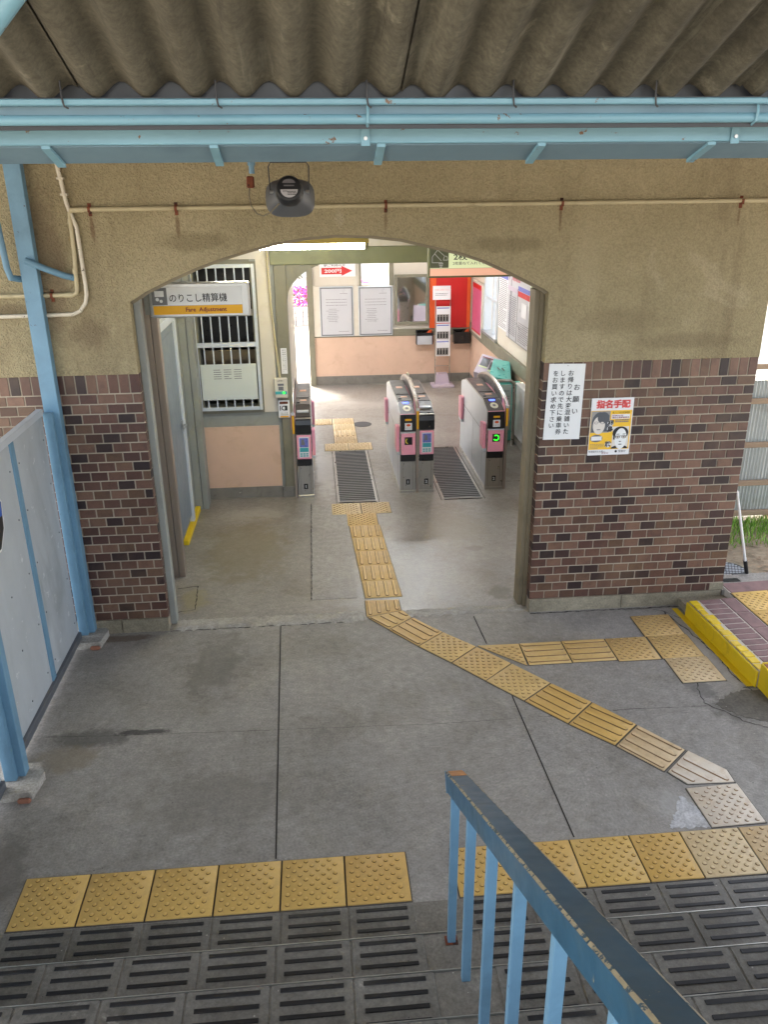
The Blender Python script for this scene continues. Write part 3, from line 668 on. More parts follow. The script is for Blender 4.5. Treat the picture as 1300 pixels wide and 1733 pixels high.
def brick(mb, u0, u1, v0, v1, P, d=.0045):
    c = .0012; a = [P(u, v, 0) for u, v in ((u0, v0), (u1, v0), (u1, v1), (u0, v1))]
    m1 = [P(u, v, d-c) for u, v in ((u0, v0), (u1, v0), (u1, v1), (u0, v1))]
    m2 = [P(u, v, d) for u, v in ((u0+c, v0+c), (u1-c, v0+c), (u1-c, v1-c), (u0+c, v1-c))]
    mb.add(a+m1+m2, [(0, 1, 5, 4), (1, 2, 6, 5), (2, 3, 7, 6), (3, 0, 4, 7), (4, 5, 9, 8), (5, 6, 10, 9), (6, 7, 11, 10), (7, 4, 8, 11), (8, 9, 10, 11)])
def bricks(mb, U0, U1, P, z0=.1077, start=0, flip=False, rows=25, soldier=True):
    j = .0095
    for r in range(rows):
        v0 = z0+PV*r; v1 = v0+PV-j; off = (0 if (r+start) % 2 == 0 else PH/2)
        u = U0
        first = True
        while u < U1-.012:
            w_ = PH if not (first and off) else PH/2
            first = False
            e = min(u+w_-j, U1)
            if U1-e < .02: e = U1
            if e-u > .015:
                if flip: brick(mb, U0+U1-e, U0+U1-u, v0, v1, P)
                else: brick(mb, u, e, v0, v1, P)
            u = e+j
    if soldier:
        v0 = z0+PV*rows; v1 = BT-.002; n_ = max(1, round((U1-U0)/.0695)); st = (U1-U0+j)/n_
        for k in range(n_): brick(mb, U0+st*k, U0+st*(k+1)-j, v0, v1, P)
Pf = lambda u, v, d: (u, -d-.002, v)
mb = MB(); bricks(mb, 0.0, 1.53, Pf); 
Pr = lambda u, v, d: (-d, u, v); bricks(mb, 0.0, .075, Pr, start=1)
Ps = lambda u, v, d: (1.53+d, u, v); bricks(mb, 0.0, 1.5, Ps, start=1)
mb.build('brick_facing', 'brick', bd)
mb = MB(); bricks(mb, -5.6, XL, Pf, start=1, flip=True)
Pl = lambda u, v, d: (XL+d, u, v); bricks(mb, 0.0, .055, Pl, start=1)
mb.build('brick_facing', 'brick', bd)
# thin painted edging following the arch
inn = []
for i, (x, z) in enumerate(arch):
    p0 = Vector(arch[max(i-1, 0)]); p1 = Vector(arch[min(i+1, len(arch)-1)]); d = (p1-p0).normalized(); inn.append((x+d.y*.02, z-d.x*.02))
MB().prism(arch+inn[::-1], 'y', .02, .2).build('arch_edging', 'post_br', bd)
MB().box(XL+.0, XL+.045, .075, .16, 0, 2.40, .004).box(XL+.0, XL+.02, .17, .24, 0, 2.40).build('jamb_frame', 'frame_gr', bd)
MB().box(-.062, -.004, .10, .235, 0, 2.40, .004).box(-.03, -.004, .075, .099, 0, 2.40).build('jamb_post', 'post_br', bd)
# side and rear shell of the building
W_ = 1.035
def wall_holes(x0, x1, z0, z1, holes, put):
    xs_ = sorted({x0, x1, *[h[0] for h in holes], *[h[1] for h in holes]}); zs_ = sorted({z0, z1, *[h[2] for h in holes], *[h[3] for h in holes]})
    for a_, b_ in zip(xs_, xs_[1:]):
        col = []
        for c_, d_ in zip(zs_, zs_[1:]):
            if not any(h[0] <= (a_+b_)/2 <= h[1] and h[2] <= (c_+d_)/2 <= h[3] for h in holes):
                if col and col[-1][1] == c_: col[-1][1] = d_
                else: col.append([c_, d_])
        for c_, d_ in col: put(a_, b_, c_, d_)
mb = MB()
RH = [(6.1, 6.95, 1.0, 2.3), (.6, 4.1, 1.0, 2.45)]  # nearer opening is unseen, enlarged to let more daylight into the hall
wall_holes(.24, 8.2, -.05, 2.95, RH, lambda a_, b_, c_, d_: mb.box(W_, 1.20, a_, b_, c_, d_))
mb.build('right_wall', 'cream', bd)
mb = MB().box(1.20, 1.50, .24, .5, -.05, 3.0).build('corner_block', 'grout', bd)
mb = MB(); BH = [(-2.9, -1.655, -.05, 2.1), (-.78, -.335, 1.61, 2.2)]
wall_holes(-3.1, 1.2, -.05, 2.95, BH, lambda a_, b_, c_, d_: mb.box(a_, b_, 8.02, 8.2, c_, d_))
mb.build('back_wall', 'cream', bd)
MB().box(-3.1, 1.52, .24, 8.4, 2.95, 3.05).build('ceiling', 'cream', bd)
MB().box(-3.3, 1.7, .24, 8.7, 3.3, 3.36).box(-3.3, -3.1, .24, 8.7, 2.9, 3.3).box(1.5, 1.7, .24, 8.7, 3.05, 3.3).build('roof', 'slate_far', bd)
# back wall dado, rails, skirting
MB().box(-1.56, W_-.003, 8.0, 8.02, .15, .79).build('dado', 'peach', bd)
MB().box(-1.56, W_-.003, 7.985, 8.02, .79, .86, .004).box(-.33, W_-.003, 7.99, 8.02, .86, .90).build('dado_rail', 'frame_g', bd)
MB().box(-1.56, W_-.003, 7.995, 8.02, .0, .15, .004).build('skirting', 'base_g', bd)
MB().box(-1.655, -1.56, 7.96, 8.019, 0, 2.2, .005).build('door_jamb', 'frame_g', bd)
for q in ((-.81, -.78), (-.335, -.26)): MB().box(*q, 7.99, 8.019, 1.60, 2.3).build('window_jamb', 'frame_g', bd)
# right wall dado, sill rail, skirting, windows
MB().box(W_-.02, W_-.001, .26, 7.98, .15, .82).build('dado', 'peach', bd)
MB().box(W_-.045, W_-.001, .26, 7.98, .82, .985, .004).build('dado_rail', 'frame_g', bd)
MB().box(W_-.025, W_-.001, .26, 7.98, 0, .15).build('skirting', 'base_g', bd)
for (y0, y1) in ((6.1, 6.95), (.6, 2.35), (2.35, 4.1)):  # nearer pair, out of view, fills the opening enlarged for daylight
    wn = MB().box(W_-.02, W_+.09, y0-.04, y0+.03, .99, 2.34, .003).box(W_-.02, W_+.09, y1-.03, y1+.05, .99, 2.34, .003).box(W_-.02, W_+.09, y0+.03, y1-.03, 2.26, 2.34).box(W_+.02, W_+.06, (y0+y1)/2-.02, (y0+y1)/2+.02, 1.03, 2.26).box(W_+.02, W_+.06, y0+.03, (y0+y1)/2-.02, 1.50, 1.53).box(W_+.02, W_+.06, (y0+y1)/2+.02, y1-.03, 1.50, 1.53).build('window', 'alu_w', bd)
    MB().box(W_-.05, W_+.12, y0-.06, y1+.06, .987, 1.03, .004).build('sill', 'alu', wn)
MB().box(W_-.04, W_-.001, 4.16, 4.24, .99, 2.9).build('window_post', 'sign_cream', bd)
# kiosk wall with painted timber frame
KY = 2.76
mb = MB(); wall_holes(-2.9, -1.82, -.02, 2.95, [(-2.70, -2.16, 1.0, 2.36)], lambda a_, b_, c_, d_: mb.box(a_, b_, KY, KY+.12, c_, d_)); mb.build('kiosk_wall', 'frame_gr', bd)
MB().box(-1.86, -1.82, KY+.121, 5.6, 0, 2.95).box(-2.9, -1.82, 5.6, 5.7, 0, 2.95).box(-2.95, -2.9, .24, 5.7, 0, 2.95).build('partition_wall', 'cream', bd)
MB().box(-2.74, -1.965, KY-.012, KY-.001, .125, .785).build('dado', 'peach', bd)
MB().box(-2.74, -1.965, KY-.016, KY-.001, .0, .122, .003).box(-1.962, -1.83, KY-.036, KY-.001, 0, .12, .003).build('skirting', 'base_g', bd)
MB().box(-2.10, -1.965, KY-.008, KY-.001, .93, 2.94).box(-2.74, -2.1, KY-.008, KY-.001, 2.43, 2.94).box(-1.81, 1.03, KY, KY+.05, 2.53, 2.95).build('plaster_panel', 'cream', bd)
MB().box(-1.93, -1.815, KY-.035, KY+.13, .12, 2.372, .004).build('timber_post', 'frame_g', bd)
MB().box(-1.96, 1.03, KY-.04, KY+.1, 2.373, 2.53, .004).build('timber_beam', 'beam_g', bd)
br = [(-1.814, 2.03), (-1.80, 2.12), (-1.76, 2.19), (-1.69, 2.26), (-1.60, 2.32), (-1.48, 2.372), (-1.814, 2.372)]
bk = MB().prism(br, 'y', KY-.01, KY+.03).build('arch_bracket', 'frame_g', bd)
MB().bar((-1.79, KY-.013, 2.35), (-1.68, KY-.013, 2.24), .006, .012).bar((-1.765, KY-.013, 2.36), (-1.655, KY-.013, 2.25), .006, .012).box(-1.814, -1.50, KY-.016, KY-.011, 2.355, 2.365).build('moulding', 'frame_g', bk)
wt = MB().box(-2.775, -2.70, KY-.02, KY-.001, .93, 2.41).box(-2.16, -2.10, KY-.02, KY-.001, .93, 2.41).box(-2.70, -2.16, KY-.02, KY-.001, .93, 1.0).box(-2.70, -2.16, KY-.02, KY-.001, 2.36, 2.43).build('window_frame', 'frame_g', bd)
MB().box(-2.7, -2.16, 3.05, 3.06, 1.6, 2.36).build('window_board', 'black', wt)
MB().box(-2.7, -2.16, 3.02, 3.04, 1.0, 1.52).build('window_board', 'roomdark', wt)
MB().box(-2.7, -2.16, 2.98, 3.01, 1.87, 1.93).build('sash', 'cream', wt)
# left wall of the passage with steel columns and side door
MB().box(-2.9, -2.845, .24, KY, 0, 2.95).build('passage_wall', 'frame_gr', bd)
MB().box(-2.845, -2.79, .88, .96, 0, 2.95, .003).box(-2.786, -2.735, .885, .97, 0, 2.95, .003).box(-2.845, -2.80, .3, .34, 0, 2.95).build('shutter_column', 'steel_pink', bd)
MB().box(-2.845, -2.775, 2.46, 2.62, 0, 2.95, .003).box(-2.77, -2.715, 2.465, 2.66, 0, 2.95, .003).build('shutter_column', 'frame_gr', bd)
dr = MB().box(-2.844, -2.82, 1.1, 2.02, .12, 1.98, .003).build('side_door', 'door_b', bd)
MB().box(-2.819, -2.815, 1.2, 1.92, .25, 1.9, .001).build('door_panel', 'door_b', dr)
MB().box(-2.819, -2.80, 1.93, 1.97, .98, 1.08, .003).tube([(-2.80, 1.95, 1.04), (-2.775, 1.95, 1.04), (-2.775, 1.82, 1.04)], .009, 8).build('handle', 'alu', dr)
MB().box(-2.844, -2.80, 2.02, 2.09, 0, 2.05, .003).box(-2.844, -2.80, 1.03, 1.1, 0, 2.05, .003).box(-2.844, -2.80, 1.03, 2.09, 1.98, 2.05).build('door_frame', 'alu_w', bd)
mb = MB(); pts_ = []
mb.box(-2.846, -2.795, 1.55, 2.44, 0, .05, .006); mb.build('door_sill', 'yellow_p', bd)

# grille on the kiosk window
gr = thing('window_grille', 'white barred security grille over the dark kiosk window', 'grille', (-2.43, KY-.05, .96))
y0, y1 = KY-.052, KY-.03
MB().box(-2.745, -2.715, y0, y1, .965, 2.39, .003).box(-2.145, -2.115, y0, y1, .965, 2.39, .003).box(-2.714, -2.146, y0, y1, .965, 1.0, .003).box(-2.714, -2.146, y0, y1, 2.355, 2.39, .003).box(-2.714, -2.146, y0-.002, y1, 1.605, 1.65, .003).build('frame', 'alu_w', gr)
for k in range(6):
    x = -2.655+.087*k+.002
    MB().box(x-.0065, x+.0065, y0+.004, y1-.004, 1.0, 1.604).box(x-.0065, x+.0065, y0+.004, y1-.004, 1.651, 2.355).build('bar', 'alu_w', gr)
sh = MB().box(-2.705, -2.155, KY-.060, KY-.056, 1.08, 1.44).build('notice_sheet', 'veil'); tag(sh, 'translucent white sheet with faint print fixed over the window grille', 'notice')
mb = MB()
for k in range(3): scribble(mb, (-2.54+.1*k, KY-.0615, 1.34), .075, .11, rows=5, seed=k)
mb.build('print', 'ink_g', sh)

# small fixtures on the timber post
cb = thing('card_machine', 'cream box with teal band and green light on the timber post', 'wall box', (-1.92, KY-.09, 1.09))
MB().box(-1.985, -1.855, KY-.09, KY-.036, 1.09, 1.288, .006).build('case', 'cream', cb)
MB().box(-1.978, -1.862, KY-.093, KY-.0905, 1.128, 1.158).build('band', 'teal_d', cb)
MB().disc((-1.893, KY-.0945, 1.143), .011, 'y').build('light', 'led_green', cb)
MB().box(-1.945, -1.895, KY-.093, KY-.0905, 1.168, 1.205).box(-1.95, -1.89, KY-.093, KY-.0905, 1.215, 1.236).build('label_plate', 'ink_g', cb)
mb = MB(); text(mb, 'お客様へ', (-1.92, KY-.092, 1.265), .016); mb.build('lettering', 'ink', cb)
cb = thing('card_notice', 'white notice card with brown and yellow bands below the cream box on the post', 'notice', (-1.90, KY-.05, .873))
MB().box(-1.96, -1.845, KY-.05, KY-.037, .873, 1.055, .003).build('card', 'paper', cb)
MB().box(-1.945, -1.86, KY-.0525, KY-.0505, 1.018, 1.042).build('band', 'rust', cb)
MB().box(-1.945, -1.86, KY-.0525, KY-.0505, .878, .893).build('stripe', 'sign_yel', cb)
mb = MB(); text(mb, 'IC', (-1.915, KY-.052, .975), .05, bold=.02); text(mb, 'カードを', (-1.90, KY-.052, .922), .016); scribble(mb, (-1.90, KY-.052, .905), .08, .012, rows=1, seed=3)
mb.box(-1.892, -1.868, KY-.053, KY-.051, .95, 1.0); mb.build('lettering', 'ink', cb)
cb = MB().box(-1.905, -1.845, KY-.041, KY-.037, 1.325, 1.58).build('notice_strip', 'paper'); tag(cb, 'narrow upright white notice strip above the cream box on the timber post', 'notice')
mb = MB()
for c_, st in enumerate(('手荷物をお持ちの方は', '駅係員にお申し出下さい')):
    for k, ch in enumerate(st): text(mb, ch, (-1.863-.02*c_, KY-.043, 1.56-.021*k), .016, em=True)
mb.build('lettering', 'ink', cb)
cd = MB().tube([(-1.985, KY-.045, 2.36), (-1.975, KY-.045, 2.0), (-1.93, KY-.045, 1.32), (-1.925, KY-.05, 1.285)], .011, 8).tube([(-1.985, KY-.045, 2.36), (-1.985, KY-.045, 2.7)], .011, 8).build('conduit_pipe', 'conduit', smooth=40); tag(cd, 'thin cream conduit running down the timber post to the cream box', 'pipe')

# ------------------------------------------------------------------ hanging signs
def icon_box(mb, x0, x1, z0, z1, y): mb.box(x0, x1, y-.002, y, z0, z1)
sg = thing('fare_sign', 'white and yellow hanging sign for fare adjustment inside the archway', 'sign', (-2.36, .5, 2.21))
x0, x1, z0, z1, yy = -2.705, -2.012, 2.212, 2.447, .5
MB().box(x0, x1, yy, yy+.09, z0, z1, .008).build('casing', 'alu', sg)
MB().box(x0+.025, x1-.05, yy-.003, yy-.001, z0+.085, z1-.028).build('face', 'white', sg)
MB().box(x0+.02, x0+.125, yy-.006, yy-.004, z0+.088, z1-.03).build('pictogram_panel', 'sign_grey', sg)
MB().box(x0+.025, x1-.05, yy-.005, yy-.001, z0+.022, z0+.082).build('stripe', 'sign_yel', sg)
mb = MB(); mb.box(x0+.042, x0+.105, yy-.009, yy-.007, z0+.145, z0+.185)
mb.disc((x0+.058, yy-.008, z0+.127), .012, 'y'); mb.disc((x0+.083, yy-.008, z0+.115), .011, 'y'); mb.build('pictogram', 'white', sg)
mb = MB(); text(mb, 'のりこし精算機', (-2.365, yy-.0055, z0+.135), .060, w=.40, bold=.006); mb.build('lettering', 'ink', sg)
mb = MB(); text(mb, 'Fare  Adjustment', (-2.315, yy-.0075, z0+.050), .038, w=.285, bold=.018); mb.build('lettering', 'ink_maroon', sg)
MB().box(x0-.04, x0, yy+.02, yy+.07, z0+.02, z0+.23).build('bracket', 'frame_gr', sg)
MB().tube([(-2.66, yy+.045, 0.01), (-2.66, yy+.045, z0)], .001, 6) if False else None
sg = thing('ticket_sign', 'pale green hanging sign about inserting two tickets, behind the right of the arch', 'sign', (-.2, 1.0, 2.40))
x0, x1, z0, z1, yy = -.668, .42, 2.398, 2.64, 1.0
MB().box(x0, x1, yy, yy+.08, z0, z1, .005).build('casing', 'beam_g', sg)
MB().box(x0+.012, x1-.012, yy-.003, yy-.001, z0+.07, z1-.01).build('face', 'sign_lit', sg)
MB().box(x0+.012, x0+.155, yy-.006, yy-.004, z0+.075, z1-.014).build('pictogram_panel', 'sign_green', sg)
MB().box(x0+.012, x1-.012, yy-.005, yy-.001, z0+.015, z0+.068).build('stripe', 'sign_lit_pink', sg)
mb = MB(); ic = [(-.64, 2.51), (-.64, 2.555), (-.60, 2.605), (-.545, 2.56), (-.555, 2.53), (-.52, 2.53), (-.525, 2.555), (-.54, 2.56)]
for p, q in zip(ic, ic[1:]): mb.bar((p[0], yy-.008, p[1]), (q[0], yy-.008, q[1]), .002, .005, (0, 0, 1) if abs(p[0]-q[0]) > abs(p[1]-q[1]) else (1, 0, 0))
mb.bar((-.64, yy-.008, 2.512), (-.56, yy-.008, 2.512), .002, .005); mb.bar((-.62, yy-.008, 2.575), (-.57, yy-.008, 2.525), .002, .005)
for k in range(3): mb.box(-.59+.004*k, -.555-.004*k, yy-.009, yy-.007, 2.50-.012*k, 2.507-.012*k)
mb.build('pictogram', 'white', sg)
mb = MB(); text(mb, '2枚一括投入', (-.275, yy-.0055, 2.553), .052, w=.40, bold=.012); text(mb, '2枚重ねて入れてください', (-.31, yy-.0055, 2.505), .024, w=.34); mb.build('lettering', 'ink', sg)
for xx in (-.5, .2): MB().tube([(xx, yy+.04, z1), (xx, yy+.04, 2.95)], .01, 8).build('hanger', 'frame_g', sg)
# fluorescent lamp
lp = thing('fluorescent_lamp', 'lit fluorescent ceiling lamp just inside the top of the archway', 'lamp', (-1.75, 1.5, 2.6))
x0, x1 = -2.36, -1.095
MB().prism([(1.44, 2.64), (1.56, 2.64), (1.53, 2.72), (1.47, 2.72)], 'x', x0, x1).build('fitting', 'lamp_body', lp)
MB().tube([(x0+.03, 1.5, 2.612), (x1-.03, 1.5, 2.612)], .021, 14).build('tube', 'tube', lp, smooth=40)
for q in (x1-.03, x0): MB().box(q, q+.03, 1.475, 1.525, 2.585, 2.639).build('socket', 'frame_g', lp)
for q in (-2.1, -1.3): MB().tube([(q, 1.5, 2.72), (q, 1.5, 2.95)], .01, 8).build('hanger', 'frame_g', lp)

fill_lamp = thing('fluorescent_lamp', 'added fluorescent fill lamp, unseen deeper in the hall behind the timber beam', 'lamp', (-.3, 5.6, 2.7))  # added lamp, hidden by the beam, to brighten the dark hall
MB().prism([(5.53, 2.80), (5.67, 2.80), (5.63, 2.86), (5.57, 2.86)], 'x', -1.0, .4).build('fitting', 'cream', fill_lamp)
MB().tube([(-.97, 5.6, 2.772), (.37, 5.6, 2.772)], .019, 14).build('tube', 'fill_tube', fill_lamp, smooth=40)
for q in (-.8, .2): MB().box(q, q+.02, 5.59, 5.61, 2.86, 2.95).build('hanger', 'frame_g', fill_lamp)

# ------------------------------------------------------------------ ticket gates
def gate(label, loc, bodies, fins, group='ticket gates across the hall'):
    t = thing('ticket_gate', label, 'ticket gate', loc, 0, group); X, Y = loc[0], loc[1]
    LN = 1.555
    for (x0, x1, kind, num, flap) in bodies:
        prof = [(0, .0), (0, .862), (.27, .935), (LN-.27, .935), (LN, .862), (LN, 0)]
        b = MB().prism([(y+Y, z) for y, z in prof], 'x', x0, x1).build('body', 'steel', t)
        MB().box(x0-.004, x1+.004, Y-.012, Y+LN+.012, .0, .028, .002).build('base', 'steel', b)
        # side skins
        sd_ = -1 if flap < 0 else 1; xs_ = x0 if flap < 0 else x1
        mb = MB()
        if flap:
            e = .003*sd_
            mb.prism([(Y+.004, .035), (Y+.004, .46), (Y+.21, .46), (Y+.21, .60), (Y+LN-.22, .60), (Y+LN-.22, .4), (Y+LN-.004, .4), (Y+LN-.004, .035)], 'x', xs_, xs_+e)
            mb.prism([(Y+.004, .74), (Y+.21, .606), (Y+LN-.22, .606), (Y+LN-.004, .69), (Y+LN-.004, .85), (Y+LN-.27, .925), (Y+.27, .925), (Y+.004, .852)], 'x', xs_, xs_+e)
            mb.build('side_panel', 'steel_side', b)
            MB().box(xs_, xs_+e*1.3, Y+.004, Y+LN-.004, .6005, .6055).box(xs_, xs_+e*1.3, Y+.2095, Y+.2125, .04, .6).box(xs_, xs_+e*1.3, Y+.75, Y+.753, .04, .6).build('seam', 'ink_g', b)
            MB().cyl((xs_+e, Y+1.3, .55), .006, .003*sd_, 'x', 10).cyl((xs_+e, Y+.3, .55), .006, .003*sd_, 'x', 10).build('lock', 'ink', b)
            for (ya, yb, za, zb) in ((.03, .19, .455, .725), (LN-.2, LN-.03, .42, .69)):
                fl = MB().prism([(Y+ya, za), (Y+ya, zb), (Y+ya+.02, zb+.012), (Y+yb, zb-.01), (Y+yb, za+.01)], 'x', xs_+.004*sd_, xs_+.036*sd_).build('flap', 'pink', b)
                MB().box(xs_+.003*sd_, xs_+.03*sd_, Y+ya, Y+yb, za-.035, za-.002, .003).build('flap_guard', 'alu_w', fl)
        # front stack
        ins = .007
        MB().box(x0+.012, x1-.012, Y-.004, Y, .035, .352, .002).build('front_plate', 'steel', b)
        MB().box(x0+.028, x0+.0295, Y-.0055, Y-.0042, .04, .35).box(x1-.03, x1-.0285, Y-.0055, Y-.0042, .04, .35).cyl((x0+.04, Y-.004, .33), .004, -.002, 'y', 8).build('plate_seam', 'ink', b)
        MB().box(x0+.004, x1-.004, Y-.012, Y, .356, .43, .004).build('black_band', 'black', b)
        xm = (x0+x1)/2
        if kind == 'in':
            pp = MB().box(x0+.012, x1-.006, Y-.03, Y, .432, .668, .006).build('ticket_panel', 'pink', b)
            MB().box(x0+.006, x1-.004, Y-.034, Y, .669, .682, .003).build('lip', 'alu_w', pp)
            MB().box(xm-.038, xm+.042, Y-.033, Y-.0305, .545, .628).build('display', 'black', pp)
            mb = MB(); N = 22
            for k in range(N):
                if num == '2' and 8 <= k <= 12: continue
                if num == '1' and (k < 7 or k > 15): continue
                a_, b_ = 2*math.pi*k/N, 2*math.pi*(k+1)/N
                P_ = lambda r, a: (xm+.002+r*math.cos(a), Y-.034, .587+r*math.sin(a))
                mb.add([P_(.024, a_), P_(.031, a_), P_(.031, b_), P_(.024, b_)], [(0, 1, 2, 3)])
            mb.build('ring_light', 'led_green' if num == '2' else 'led_dim', pp)
            fb = MB().prism([(Y, .686), (Y-.028, .69), (Y-.014, .862), (Y, .868)], 'x', x0+.004, x1-.004).build('front_head', 'black', b)
            MB().box(xm-.032, xm+.036, Y-.024, Y-.019, .80, .822, .002).build('yellow_mark', 'sign_yel', fb)
            st = MB().box(xm-.036, xm+.040, Y-.0295, Y-.026, .705, .78).build('sticker', 'paper', fb)
            mb = MB().disc((xm+.002, Y-.031, .757), .013, 'y', rx=.021); mb.build('print', 'orange', st)
            mb = MB(); text(mb, 'ICカード', (xm, Y-.031, .725), .014, w=.055); mb.build('lettering', 'ink_g', st)
            # sloping card reader
            def top(y, u, h=0): s_ = (.935-.862)/.27; return (u, Y+y, .862+s_*y+.004+h)
            mb = MB().add([top(.0, x0+.006), top(.0, x1-.006), top(.265, x1-.006), top(.265, x0+.006)], [(0, 1, 2, 3)]); rd_ = mb.build('card_reader', 'dark', b)
            mb = MB().add([top(.115+.06*math.sin(a_), xm+.042*math.cos(a_), .003) for a_ in [2*math.pi*k/24 for k in range(24)]], [tuple(range(24))]); mb.build('reader_oval', 'oval', rd_)
            mb = MB().add([top(.115+.022*math.sin(a_), xm+.018*math.cos(a_), .005) for a_ in [2*math.pi*k/16 for k in range(16)]], [tuple(range(16))]); mb.build('reader_mark', 'ink_g', rd_)
            mb = MB().add([top(.215, xm-.03, .003), top(.215, xm+.03, .003), top(.24, xm+.03, .003), top(.24, xm-.03, .003)], [(0, 1, 2, 3)]); mb.build('reader_light', 'led_blue', rd_)
            MB().box(x0+.004, x1-.004, Y-.006, Y+.003, .862, .869, .002).build('pink_line', 'pink', b)
        else:
            pp = MB().box(x0+.006, x1-.006, Y-.03, Y, .432, .69, .008).build('ticket_panel', 'pink', b)
            ps = MB().box(xm-.052, xm+.052, Y-.0325, Y-.0305, .455, .672).build('sticker', 'paper', pp)
            MB().box(xm-.045, xm+.045, Y-.0345, Y-.033, .565, .663).build('picture', 'purple', ps)
            MB().box(xm-.045, xm+.045, Y-.0345, Y-.033, .515, .56).build('picture_band', 'teal_d', ps)
            mb = MB().disc((xm-.012, Y-.0355, .635), .016, 'y').box(xm-.028, xm+.008, Y-.036, Y-.035, .59, .622); mb.build('picture_figure', 'sign_grey', ps)
            mb = MB()
            for k in range(6): mb.box(xm-.042+.03*(k % 3), xm-.020+.03*(k % 3), Y-.0345, Y-.033, .464+.022*(k//3), .478+.022*(k//3))
            mb.build('icons', 'teal_d', ps)
            fb = MB().prism([(Y+.03, .875), (Y-.012, .845), (Y-.026, .80), (Y-.026, .705), (Y, .695), (Y+.03, .695)], 'x', x0-.0, x1+.0).build('front_head', 'black', b)
            def top(y, u, h=0): s_ = (.935-.862)/.27; return (u, Y+y, .862+s_*y+.004+h)
            mb = MB().add([top(.03, x0+.003), top(.03, x1-.003), top(.265, x1-.003), top(.265, x0+.003)], [(0, 1, 2, 3)]); mb.build('front_slope', 'dark', b)
            MB().box(x0+.02, x1-.02, Y+.10, Y+.16, .896, .912, .003).build('slot_lip', 'alu_w', b)
        mb = MB().box(x0+.006, x1-.006, Y+.272, Y+LN-.27, .9355, .943, .003)
        mb.add([(x0+.006, Y+LN-.265, .938), (x1-.006, Y+LN-.265, .938), (x1-.006, Y+LN-.02, .872), (x0+.006, Y+LN-.02, .872)], [(0, 1, 2, 3)])
        tp = mb.build('top_panel', 'dark', b)
        mb = MB().box(xm-.035, xm+.035, Y+.86, Y+.94, .9435, .946).box(xm-.03, xm+.04, Y+.42, Y+.47, .9435, .946); mb.build('top_sticker', 'sign_pink', tp)
        mb = MB().box(x0+.014, x1-.014, Y+.55, Y+.6, .9435, .949).box(x0+.02, x0+.05, Y+.34, Y+.38, .9435, .952); mb.build('ticket_slot', 'black', tp)
        np_ = MB().box(xm-.021, xm+.021, Y-.0075, Y-.0045, .095, .155).build('number_plate', 'black', b)
        mb = MB(); text(mb, num, (xm, Y-.0095, .125), .034, bold=.03); mb.build('lettering', 'white', np_)
    for (xf, side) in fins:
        pts = []
        LN2 = LN; K = 18
        for k in range(K+1):
            s_ = k/K; y = -.012+(LN2+.024)*s_; z = .905+.155*math.sin(math.pi*s_)**.75
            pts.append((Y+y, z))
        low = [(Y+LN2+.012, .0), (Y-.012, .0)]
        f1 = MB().prism(pts+low, 'x', xf-.014, xf+.014).build('partition', 'steel_pink', t)
        band = [(y, z-.014) for y, z in pts[1:-1]]; lo = [(y, max(.9, z-.105)) for y, z in pts[1:-1]][::-1]
        for e in (-1, 1):
            MB().prism(band+lo, 'x', xf+e*.014, xf+e*.018).build('dark_window', 'black', f1)
            lo2 = [(y, max(.90, z-.105)) for y, z in pts[1:-1]]; lo3 = [(y, .86) for y, z in pts[1:-1]][::-1]
            MB().prism(lo2+lo3, 'x', xf+e*.014, xf+e*.020).build('pink_band', 'pink', f1)
            MB().prism([(Y-.008, .75), (Y-.008, .90), (Y+.15, .99), (Y+.15, .86)], 'x', xf+e*.0185, xf+e*.021).build('pink_cheek', 'pink', f1)
        MB().tube([(xf, y, z+.003) for y, z in pts], .010, 8).build('top_trim', 'steel', f1, smooth=40)
        MB().tube([(xf+.022*side, y, z-.006) for y, z in pts[1:-1]], .005, 6).build('top_trim', 'steel', f1, smooth=40)
        MB().box(xf-.010, xf+.012, Y-.018, Y-.0125, .705, .90, .002).build('yellow_strip', 'sign_yel', f1)
        MB().box(xf-.016, xf+.02, Y-.02, Y-.0125, .90, .93, .004).build('tip', 'alu_w', f1)
        if side > 0 and len(bodies) == 2:
            for yy_ in (.95, 1.25): MB().box(xf+.03, xf+.055, Y+yy_, Y+yy_+.06, .944, 1.03, .01).build('sensor_cap', 'oval', f1)
    return t
gate('left ticket gate numbered 1, partly behind the timber post', (-1.72, 2.70, 0), [(-1.797, -1.636, 'out', '1', 1)], [(-1.818, -1)])
gate('double ticket gate numbered 1 and 2 in the middle of the hall', (-.53, 2.72, 0), [(-.712, -.545, 'in', '1', -1), (-.512, -.352, 'out', '2', 0)], [(-.5285, 1)])
gate('right ticket gate numbered 2 with a green ring light', (.31, 2.73, 0), [(.212, .398, 'in', '2', -1)], [(.418, 1)])
# drain grates between gates
def grate(x0, x1, y0, y1, label):
    t = thing('drain_grate', label, 'drain grate', ((x0+x1)/2, y0, 0), 0, 'steel drain grates in the gate aisles')
    MB().box(x0-.035, x0-.03, y0-.03, y1, .002, .0045).box(x1+.03, x1+.035, y0-.03, y1, .002, .0045).box(x0-.0, x1, y0-.02, y1+.02, .002, .0058).build('pit', 'pit', t)  # flat black sheet stands for the shaded depth below the slats
    MB().box(x0-.012, x0, y0-.012, y1, .003, .012).box(x1, x1+.012, y0-.012, y1, .003, .012).box(x0, x1, y0-.012, y0, .003, .012).box(x0, x1, y1-.012, y1, .003, .012).build('frame', 'steel', t)
    mb = MB(); k = 0; y = y0+.012
    while y < y1-.03: mb.box(x0+.001, x1-.001, y, y+.022, .0062, .0125, .001); y += .056
    mb.build('slats', 'grate', t)
grate(-1.37, -.99, 2.50, 4.27, 'left steel drain grate in the aisle between the left and double gates')
grate(-.27, .125, 2.48, 4.30, 'right steel drain grate in the aisle between the double and right gates')
